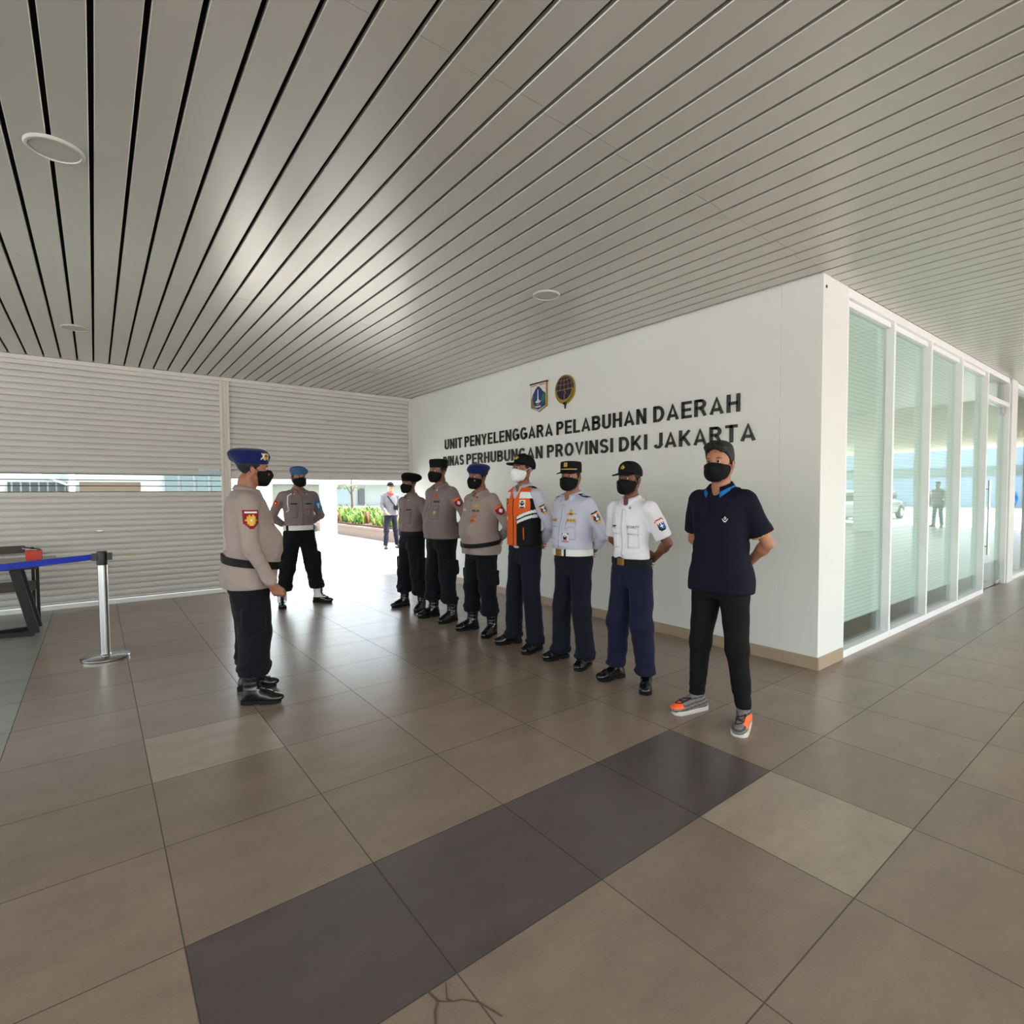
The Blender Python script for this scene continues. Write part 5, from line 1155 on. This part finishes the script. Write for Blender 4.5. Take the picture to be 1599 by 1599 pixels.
placket(P, 'taupe', 1.03, 1.40)
for x_ in (-0.075, 0.075): chest(P, x_, 1.425, 0.018, 0.018, ['.s.', 'sss', '.s.'], 'collar_pin')
mb = MB(); mb.box((-0.215, -0.03, 0.93), (-0.175, 0.05, 1.01)); mb.build('pouch', C['whitebelt'], P['body'], bevel=0.006)
# 3 black beret
ROW = 90
P = person((2.97, 5.95), 100, 1.605, 'short officer in black beret and dark taupe shirt at the far end of the row', g=1.06, belly=0.035, head=(4, 0), st=0.185, splay=(30, 6), sk=(128, 90, 76),
           shirt=dict(m='taupe', sleeve='long', hem=1.0, blouse=True), trs=dict(POLICE_T), gear=dict(mask='black', hair='buzz', hat='black'))
band('belt', P['body'], [P['tbvh']], (0, 0.01), 0.99, 0.055, C['blackbelt'])
for x_ in (-0.085, 0.085): pocket(P, x_, 1.255, 'taupe'); chest(P, x_, 1.30, 0.075, 0.014, ['kkkkk'], 'name_tape')
chest(P, -0.06, 1.425, 0.02, 0.02, ['.w.', 'www', '.w.'], 'collar_pin'); placket(P, 'taupe', 1.03, 1.40)
# 4 tall, field cap
P = person((2.96, 5.22), 97, 1.735, 'tall officer in dark flat cap and untucked taupe shirt, second from the far end', g=1.16, belly=0.075, head=(6, 0), st=0.17, splay=(8, 8), sk=(128, 86, 70),
           shirt=dict(m='taupe', sleeve='long', hem=0.90, drape=0.5, sag=0.0015), trs=dict(POLICE_T, r=(0.106, 0.090, 0.076)), gear=dict(mask='black', hair='buzz', hat='garrison'))
arm_patch(P, -1, SHIELD2, z=1.30, w_=0.075, h_=0.10, fwd=0.6)
pocket(P, -0.085, 1.245, 'taupe'); pocket(P, 0.085, 1.245, 'taupe')
chest(P, -0.085, 1.305, 0.085, 0.020, word('POLRI', 'k', '.'), 'name_tape'); chest(P, -0.08, 1.365, 0.04, 0.05, ['.o.', 'oro', 'ooo', '.o.'], 'rank_badge'); chest(P, -0.085, 1.19, 0.035, 0.042, ['.g.', 'gsg', 'ggg', '.g.'], 'pocket_badge'); chest(P, -0.085, 1.262, 0.04, 0.018, ['ooo'], 'ribbon_bar')
chest(P, -0.06, 1.43, 0.02, 0.02, ['.w.', 'www', '.w.'], 'collar_pin'); placket(P, 'taupe', 0.92, 1.40)
# 5 blue beret
P = person((2.98, 4.47), 95, 1.645, 'stout officer in blue beret with black belt over his khaki shirt, beside the orange vest', g=1.22, belly=0.11, head=(6, 0), st=0.165, splay=(23, 13), sk=(134, 86, 66),
           shirt=dict(m='khaki', sleeve='long', hem=0.835, drape=0.4, sag=0.002), trs=dict(POLICE_T, r=(0.108, 0.092, 0.080), hem=0.20), gear=dict(mask='black', hair='buzz', hat='blueR'))
band('belt', P['body'], [P['cbvh']], (0, 0.02), 0.955, 0.045, C['blackbelt'], tilt=-0.03)
arm_patch(P, -1, SHIELD2, z=1.30, w_=0.085, h_=0.105, fwd=0.6)
chest(P, -0.085, 1.29, 0.085, 0.020, word('POLRI', 'k', '.'), 'name_tape'); chest(P, -0.085, 1.345, 0.055, 0.045, ['..g..', '.ggg.', 'gg.gg', '.ggg.'], 'rank_badge'); chest(P, -0.085, 1.235, 0.045, 0.03, ['ogogo', 'ooooo'], 'ribbon_bar'); chest(P, -0.085, 1.185, 0.045, 0.045, ['.o.', 'oro', 'ooo', '.o.'], 'pocket_badge')
chest(P, 0.085, 1.30, 0.085, 0.020, ['.sss.', 'sssss'], 'rank_badge'); chest(P, -0.055, 1.43, 0.03, 0.016, ['rrr'], 'collar_pin'); placket(P, 'khaki', 0.86, 1.40)
decal('mask_logo', P['mask'], bvh_of(P['mask'].data), (-0.04, 0.10, 0.10), (0.8, -0.55, 0), (0, 0, 1), 0.014, 0.016, ['.g.', 'ggg', '.g.'], PAL, 0.002)
# 6 orange vest
P = person((2.99, 3.79), 91, 1.70, 'man in orange and black safety vest, black cap and white face mask', g=0.98, shw=0.90, belly=0.0, head=(0, 6), st=0.16, splay=(12, 16), sk=(140, 92, 72),
           shirt=dict(m='lightblue', sleeve='long', hem=0.92), trs=dict(DRESS_T), shoe='shoe', gear=dict(mask='white', hair='buzz', hat='ball', hat_tilt=3))
vf = Field((-0.24, -0.2, 0.85), (0.24, 0.24, 1.54), 0.0062)
zz, pr = dens(TZ, torso(0.98, 0.0, 0.026)); a2 = np.where(np.array(zz) < 1.2, np.maximum(np.array(pr[1]), 0.128), pr[1]); w2 = np.where(np.array(zz) < 1.2, np.maximum(np.array(pr[0]), 0.178), pr[0])
vf.add(loft(zz, w2, a2, np.array(pr[2]) + 0.004, p=2.4), 0); vf.add(cone((-0.14, -0.005, 1.405), (0.14, -0.005, 1.405), 0.074, 0.074), 0.04)
for sx in (-1, 1):
    sh, el, wr = P['J'][sx]; vf.add(cone(sh + Vector((sx * 0.02, 0, 0.03)), el, 0.072, 0.070), 0.008, 's')
vf.add(cone((0, 0.005, 1.44), (0, 0.02, 1.60), 0.076, 0.080), 0.004, 's'); vf.add(ell((0, 0.08, 1.44), (0.045, 0.06, 0.09)), 0.01, 's')
vf.disp(fold_noise(12, 0.002, 26)); vf.cut(lambda X, Y, Z: 0.945 - Z, 0.006)
vm = vf.surface('safety_vest', 1); c = fcent(vm); x, y, z = c[:, 0], c[:, 1], c[:, 2]
idx = np.ones(len(c), int); front = y > 0.015
idx[front & (np.abs(x) < 0.172) & (z > 1.16)] = 0; idx[front & (x > -0.055)] = 0; idx[z > 1.475] = 1
dg_ = z - 1.185 + (x + 0.055) * 0.55
dg_ = z - (1.20 - (x + 0.055) * 0.45)
idx[front & (x < -0.045) & (z < 1.215 - (x + 0.05) * 0.45)] = 1
for off in (0.0, -0.040): idx[(x < -0.050) & (dg_ > off - 0.013) & (dg_ < off + 0.013) & (y > -0.01)] = 2
idx[(x > 0.10) & (np.abs(z - 1.19) < 0.016)] = 2
idx[front & (np.abs(x) > 0.070) & (z > 1.375) & (z < 1.432)] = 2; idx[front & (np.abs(x) < 0.006)] = 1
paint(vm, [C['orange'], C['vestblack'], C['reflect']], idx); vo = link('safety_vest', vm, P['body']); vb = bvh_of(vm)
chest(P, -0.105, 1.325, 0.060, 0.070, ['wwwwwww', 'wwkkkww', 'wkwkwkw', 'wkkkkkw', 'wwkkkww', 'wwwwwww', 'wkkkkkw'], 'vest_badge', bvh=vb, par=vo); chest(P, 0.10, 1.335, 0.045, 0.060, ['gkkg', 'kggk', 'kgkk', 'gkkg'], 'name_badge', bvh=vb, par=vo)
chest(P, -0.115, 1.06, 0.010, 0.11, ['o', 'o', 'o', 'o'], 'pocket_zip', bvh=vb, par=vo, pal={'o': C['orange']})
arm_patch(P, -1, CITY, z=1.275, w_=0.070, h_=0.085, fwd=0.6)
hat_badge(P, ['.g.g.', 'ggggg', '.ggg.'], az=2, z=0.228, w_=0.045, h_=0.034)
# 7 pale blue shirt, id card
P = person((3.02, 3.19), 93, 1.615, 'man in pale blue uniform shirt with white belt and hanging identity card', g=1.08, shw=0.89, belly=0.055, head=(18, 0), st=0.15, splay=(18, 12), sk=(156, 108, 84),
           shirt=dict(m='lightblue', sleeve='long', hem=1.0, blouse=True, sag=0.0022), trs=dict(DRESS_T), shoe='shoe', gear=dict(mask='black', hair='buzz', hat='peak', hat_tilt=0))
band('belt', P['body'], [P['tbvh']], (0, 0.01), 0.985, 0.056, C['whitebelt'])['label'] = 'white belt'
band('belt_keeper', P['body'], [P['tbvh']], (0, 0.01), 0.985, 0.060, C['blackbelt'], th=0.010, a0=108, a1=114, n_=3)
band('buckle', P['body'], [P['tbvh']], (0, 0.01), 0.985, 0.060, C['brass'], th=0.011, a0=74, a1=98, n_=8)['label'] = 'brass buckle'
arm_patch(P, -1, CITY, z=1.285, w_=0.075, h_=0.105, fwd=0.6)
decal('epaulette', P['shirt'], P['sbvh'], (-0.135, -0.0, 1.46), (0.25, 0, -1), (0, 1, 0), 0.10, 0.055, ['nnnnnnn', 'nnwwwnn', 'nnnnwnn', 'nnwwwnn', 'nnnnnnn'], PAL, 0.006, label='navy shoulder board')
decal('epaulette', P['shirt'], P['sbvh'], (0.135, -0.0, 1.46), (-0.25, 0, -1), (0, 1, 0), 0.10, 0.055, ['nnnnnnn'] * 3, PAL, 0.006, label='navy shoulder board')
pocket(P, -0.09, 1.225, 'lightblue'); pocket(P, 0.09, 1.225, 'lightblue')
chest(P, -0.085, 1.330, 0.085, 0.055, ['....g....', '...ggg...', '....g....', '..ggggg..', 'gggkkkggg', '..ggggg..'], 'wing_badge'); chest(P, -0.09, 1.262, 0.085, 0.024, ['ggggggg', 'gkgkgkg', 'ggggggg'], 'name_plate'); chest(P, 0.09, 1.262, 0.08, 0.022, ['ggggg', 'gkgkg'], 'name_plate')
chest(P, -0.055, 1.20, 0.026, 0.028, ['.www.', 'wwkww', 'wkwkw', '.www.'], 'badge_reel', off=0.008); chest(P, -0.055, 1.170, 0.004, 0.04, ['w'], 'cord', off=0.006)
chest(P, -0.055, 1.115, 0.058, 0.075, ['bwwwwb', 'wwttww', 'wbttbw', 'wbkkbw', 'wbkkpw', 'wppppw', 'pppppp'], 'identity_card', off=0.010, label='identity card with portrait'); placket(P, 'lightblue', 1.03, 1.40)
hat_badge(P, ['ggg', 'gog', 'ggg'], az=0, z=0.236, w_=0.032, h_=0.036); band('cap_braid', P['hat'], [P['hatbvh']], (0, 0.0), 0.198, 0.006, C['gold'], th=0.002, a0=35, a1=145, n_=24, rmax=0.3)
# 8 white shirt
P = person((3.01, 2.57), 92, 1.58, 'slim man in short sleeved white uniform shirt, navy trousers and black baseball cap', g=0.93, belly=0.0, head=(4, 0), st=0.15, splay=(34, 12), sk=(112, 68, 50),
           shirt=dict(m='whiteshirt', sleeve='short', hem=1.005, blouse=True, slen=0.82, srad=0.066, sag=0.0018), trs=dict(DRESS_T, m='navy_cloth', r=(0.098, 0.090, 0.070), hem=0.105, hipw=0.006), shoe='shoe', gear=dict(mask='black', hair='buzz', hat='ball', hat_tilt=1))
band('belt', P['body'], [P['tbvh']], (0, 0.0), 0.985, 0.048, C['blackbelt']); band('buckle', P['body'], [P['tbvh']], (0, 0.0), 0.985, 0.054, C['brass'], th=0.012, a0=66, a1=100, n_=8)['label'] = 'wide brass buckle'
arm_patch(P, -1, CITYW, z=1.285, w_=0.075, h_=0.095, fwd=0.6)
pocket(P, -0.085, 1.225, 'whiteshirt'); pocket(P, 0.085, 1.225, 'whiteshirt'); placket(P, 'whiteshirt', 1.03, 1.40)
chest(P, -0.085, 1.262, 0.10, 0.022, word('SECURITY', 'k', 'w', 1, 1), 'name_tape'); chest(P, 0.085, 1.262, 0.05, 0.02, ['nnnn', 'nwnw'], 'name_tape'); chest(P, -0.055, 1.41, 0.02, 0.018, ['.kk.', 'kwwk', '.kk.'], 'collar_pin')
hat_badge(P, ['..g..', '.ggg.', 'ggkgg', '.ggg.'], az=0, z=0.226, w_=0.04, h_=0.034)
# 9 navy polo
P = person((2.95, 1.82), 92, 1.665, 'bare headed man in navy polo shirt, black jeans and grey sneakers nearest the camera', g=1.05, belly=0.01, head=(6, 0), st=0.165, splay=(18, 17), shw=0.86, dy=(0.0, 0.0), sk=(168, 116, 92),
           shirt=dict(m='polo', name='polo_shirt', sleeve='short', hem=0.82, drape=0.8, slen=0.80, srad=0.068, trim='ochre', ctrim='cyan'), trs=dict(m='denim_black', r=(0.100, 0.068, 0.048), hem=0.115, amp=0.0018, ank=0.0022), shoe='sneaker', gear=dict(mask='black', hair='full'))
chest(P, -0.085, 1.285, 0.034, 0.034, ['...w...', '..w.w..', 'w..w..w', '.w...w.', '..www..'], 'chest_logo', label='small white line logo'); chest(P, 0.004, 1.345, 0.009, 0.009, ['w'], 'button', pal={'w': C['knitd']})
placket(P, 'polo', 1.30, 1.42)
# 10 far walker
P = person((5.90, 13.0), 168, 1.66, 'distant man in grey jacket and dark jeans walking across the sunny yard', g=1.0, arms=('walk', 'carry'), head=(10, -4), st=0.17, splay=(5, 5), dy=(-0.02, 0.14), sk=(176, 128, 104), low=True,
           shirt=dict(m='greyshirt', name='jacket', sleeve='long', hem=0.88, drape=0.3), trs=dict(m='navy_dark', r=(0.088, 0.068, 0.060), hem=0.07), shoe='shoe', gear=dict(hat='ball'))
mb = MB(); mb.tube([(0.12, -0.05, 1.44), (0.08, 0.11, 1.38), (-0.03, 0.135, 1.22), (-0.12, 0.13, 1.10)], 0.014, 6); mb.box((-0.17, 0.10, 1.02), (-0.07, 0.17, 1.14)); mb.build('sling_bag', C['vestblack'], P['body'])
mb = MB(); mb.tube([(-0.06, 0.07, 1.46), (0, 0.095, 1.43), (0.06, 0.07, 1.46)], 0.03, 8); mb.build('red_scarf', mat('red_cloth', (206, 48, 54), 0.8), P['body'], sm=True)

# passers-by behind the camera, caught in the glazing
for (px_, py_), rz_, h_, sh_, lab in (((25.3, -2.6), 100, 1.72, 'taupe', 'person in dark shirt reflected in the third glazed bay'), ((26.4, -3.4), 80, 1.68, 'black_cloth', 'person in black reflected in the third glazed bay, right of the other'), ((29.77, -1.25), 200, 1.7, 'sky', 'person in blue shirt reflected beside the narrow pillar')):
    person((px_, py_), rz_, h_, lab, arms=('walk', 'side'), st=0.14, low=True, shirt=dict(m=sh_, sleeve='long', hem=0.86, drape=0.3), trs=dict(m='navy_dark', r=(0.09, 0.07, 0.065), hem=0.07), shoe='shoe', gear=dict(hair='full'))

# ================================================================== FURNITURE AND BARRIER
st_ = tag(empty('barrier_post', (0.033, 5.78, 0)), 'chrome belt barrier post with blue retractable belt left of the commander', 'barrier post')
mb = MB(); mb.lathe([(0.002, 0.0), (0.168, 0.0), (0.170, 0.006), (0.170, 0.020), (0.160, 0.028), (0.040, 0.036), (0.036, 0.042), (0.002, 0.042)], 56); mb.build('base', M['chrome'], st_, sm=True)
mb = MB(); mb.lathe([(0.002, 0.036), (0.034, 0.036), (0.034, 0.80), (0.002, 0.80)], 40); mb.build('pole', M['chrome'], st_, sm=True)
mb = MB(); mb.lathe([(0.002, 0.795), (0.037, 0.795), (0.038, 0.80), (0.038, 0.900), (0.034, 0.910), (0.002, 0.912)], 32); mb.box((-0.070, -0.020, 0.835), (-0.03, 0.020, 0.895)); mb.box((0.03, -0.020, 0.835), (0.068, 0.020, 0.895)); mb.build('cassette', M['bplastic'], st_, sm=True)
mb = MB(); N_ = 24; vs = []
for i in range(N_ + 1):
    t = i / N_; x_ = -0.068 - 1.9 * t; y_ = -0.65 * t; zc = 0.865 - 0.02 * math.sin(math.pi * t) - 0.012 * t
    vs += [(x_, y_, zc - 0.024), (x_, y_, zc + 0.024), (x_, y_ + 0.0015, zc + 0.024), (x_, y_ + 0.0015, zc - 0.024)]
fs = [(i * 4 + k, (i + 1) * 4 + k, (i + 1) * 4 + (k + 1) % 4, i * 4 + (k + 1) % 4) for i in range(N_) for k in range(4)]
mb.add(vs, fs); mb.build('belt', mat('blue_webbing', (16, 52, 186), 0.6), st_)['label'] = 'bright blue belt'
# table with slanted steel legs
tb_ = tag(empty('table', (-1.25, 7.45, 0)), 'table with slanting black steel legs behind the blue belt', 'table')
mb = MB(); mb.box((-1.0, -0.36, 0.700), (0.90, 0.36, 0.728)); mb.build('tabletop', mat('table_laminate', (150, 140, 128), 0.4, var=0.06, vscale=5), tb_, bevel=0.003)
mb = MB(); mb.box((-0.9, -0.30, 0.66), (0.78, 0.30, 0.70)); mb.build('apron', M['bmetal'], tb_, bevel=0.003)
for sg, y_ in ((1, -0.27), (1, 0.05), (-1, -0.27), (-1, 0.27)):
    mb = MB(); x0 = 0.62 if sg > 0 else -0.72; mb.bar((x0, y_, 0.66), (x0 + sg * 0.13, y_, 0.025), 0.075, 0.05, upv=(0, 1, 0)); mb.build('leg', M['bmetal'], tb_, bevel=0.003)
mb = MB(); mb.bar((0.74, -0.27, 0.02), (0.10, -0.06, 0.02), 0.05, 0.04); mb.bar((0.74, 0.05, 0.02), (0.10, -0.06, 0.02), 0.05, 0.04); mb.bar((-0.84, -0.06, 0.02), (0.10, -0.06, 0.02), 0.05, 0.04); mb.build('floor_rail', M['bmetal'], tb_)
bx_ = tag(empty('tissue_box', (-1.25 + 0.75, 7.42, 0.728)), 'small red box on the table with papers sticking out', 'box')
mb = MB(); mb.box((-0.062, -0.05, 0.0), (0.062, 0.05, 0.098)); mb.build('carton', mat('red_carton', (196, 62, 44), 0.6), bx_, bevel=0.003)
mb = MB(); mb.bar((-0.085, 0, 0.122), (0.02, 0, 0.100), 0.05, 0.005); mb.build('paper_slip', C['white'], bx_); mb = MB(); mb.bar((-0.07, 0.02, 0.130), (0.05, 0.02, 0.104), 0.06, 0.005); mb.build('flap', C['black'], bx_)
bn = tag(empty('bench', (-1.15, 8.05, 0)), 'dark brown bench with backrest behind the table', 'bench')
mb = MB(); mb.box((-0.75, -0.20, 0.36), (0.62, 0.16, 0.43)); mb.build('seat', M['wood'], bn, bevel=0.004)
mb = MB(); mb.box((-0.75, 0.20, 0.74), (0.52, 0.24, 0.82)); mb.build('backrest', M['wood'], bn, bevel=0.004)
for x_ in (-0.70, 0.64):
    mb = MB(); mb.bar((x_, -0.18, 0.0), (x_, -0.18, 0.62), 0.028, 0.028); mb.build('leg', M['bmetal'], bn)
    mb = MB(); mb.bar((x_ - 0.06, 0.20, 0.0), (x_ - 0.06, 0.20, 0.80), 0.028, 0.028); mb.build('leg', M['bmetal'], bn)
# cars parked behind the camera, seen in the glazing
def car(loc, rz, paint_m, label):
    r_ = tag(empty('car', loc, R(rz)), label, 'car', 'cars parked behind the camera')
    f = Field((-2.2, -0.95, 0.1), (2.2, 0.95, 1.6), 0.05)
    f.add(rbox((0, 0, 0.58), (2.05, 0.84, 0.30), 0.16), 0); f.add(rbox((0.05, 0, 0.98), (1.15, 0.72, 0.46), 0.22), 0.18); f.add(ell((1.5, 0, 0.72), (0.6, 0.78, 0.22)), 0.1)
    f.cut(lambda X, Y, Z: (Z - 1.46) + 0.0 * X); f.cut(lambda X, Y, Z: (0.62 * (X - 0.15) + (Z - 1.42)) * 0.8 - 0.35, 0.05)
    for x_ in (-1.3, 1.3):
        f.add(cone((x_, -1, 0.33), (x_, 1, 0.33), 0.36, 0.36), 0, 's')
    me = f.surface('car_body', 1); c = fcent(me); idx = ((c[:, 2] > 0.98) & (c[:, 2] < 1.33)).astype(int); paint(me, [paint_m, mat('car_glass', (36, 46, 50), 0.08)], idx); link('car_body', me, r_)
    for x_ in (-1.3, 1.3):
        for y_ in (-0.76, 0.76):
            mb = MB(); mb.tube([(x_, y_ - 0.1, 0.32), (x_, y_ + 0.1, 0.32)], 0.32, 24); w2 = mb.build('wheel', C['sole'], r_); mb = MB(); mb.tube([(x_, y_ - 0.11, 0.32), (x_, y_ + 0.11, 0.32)], 0.19, 16); mb.build('wheel_rim', M['steel'], w2)
pw = mat('car_white', (232, 234, 236), 0.25, coat=0.5); pg = mat('car_grey', (66, 76, 76), 0.25, coat=0.5)
car((30.5, -6.6, 0), 0, pg, 'grey car reflected in the second glazed bay'); car((24.4, -6.2, 0), 10, pw, 'white car reflected in the first glazed bay'); car((36.5, -9.0, 0), 0, pw, 'distant white car reflected in the glazing')
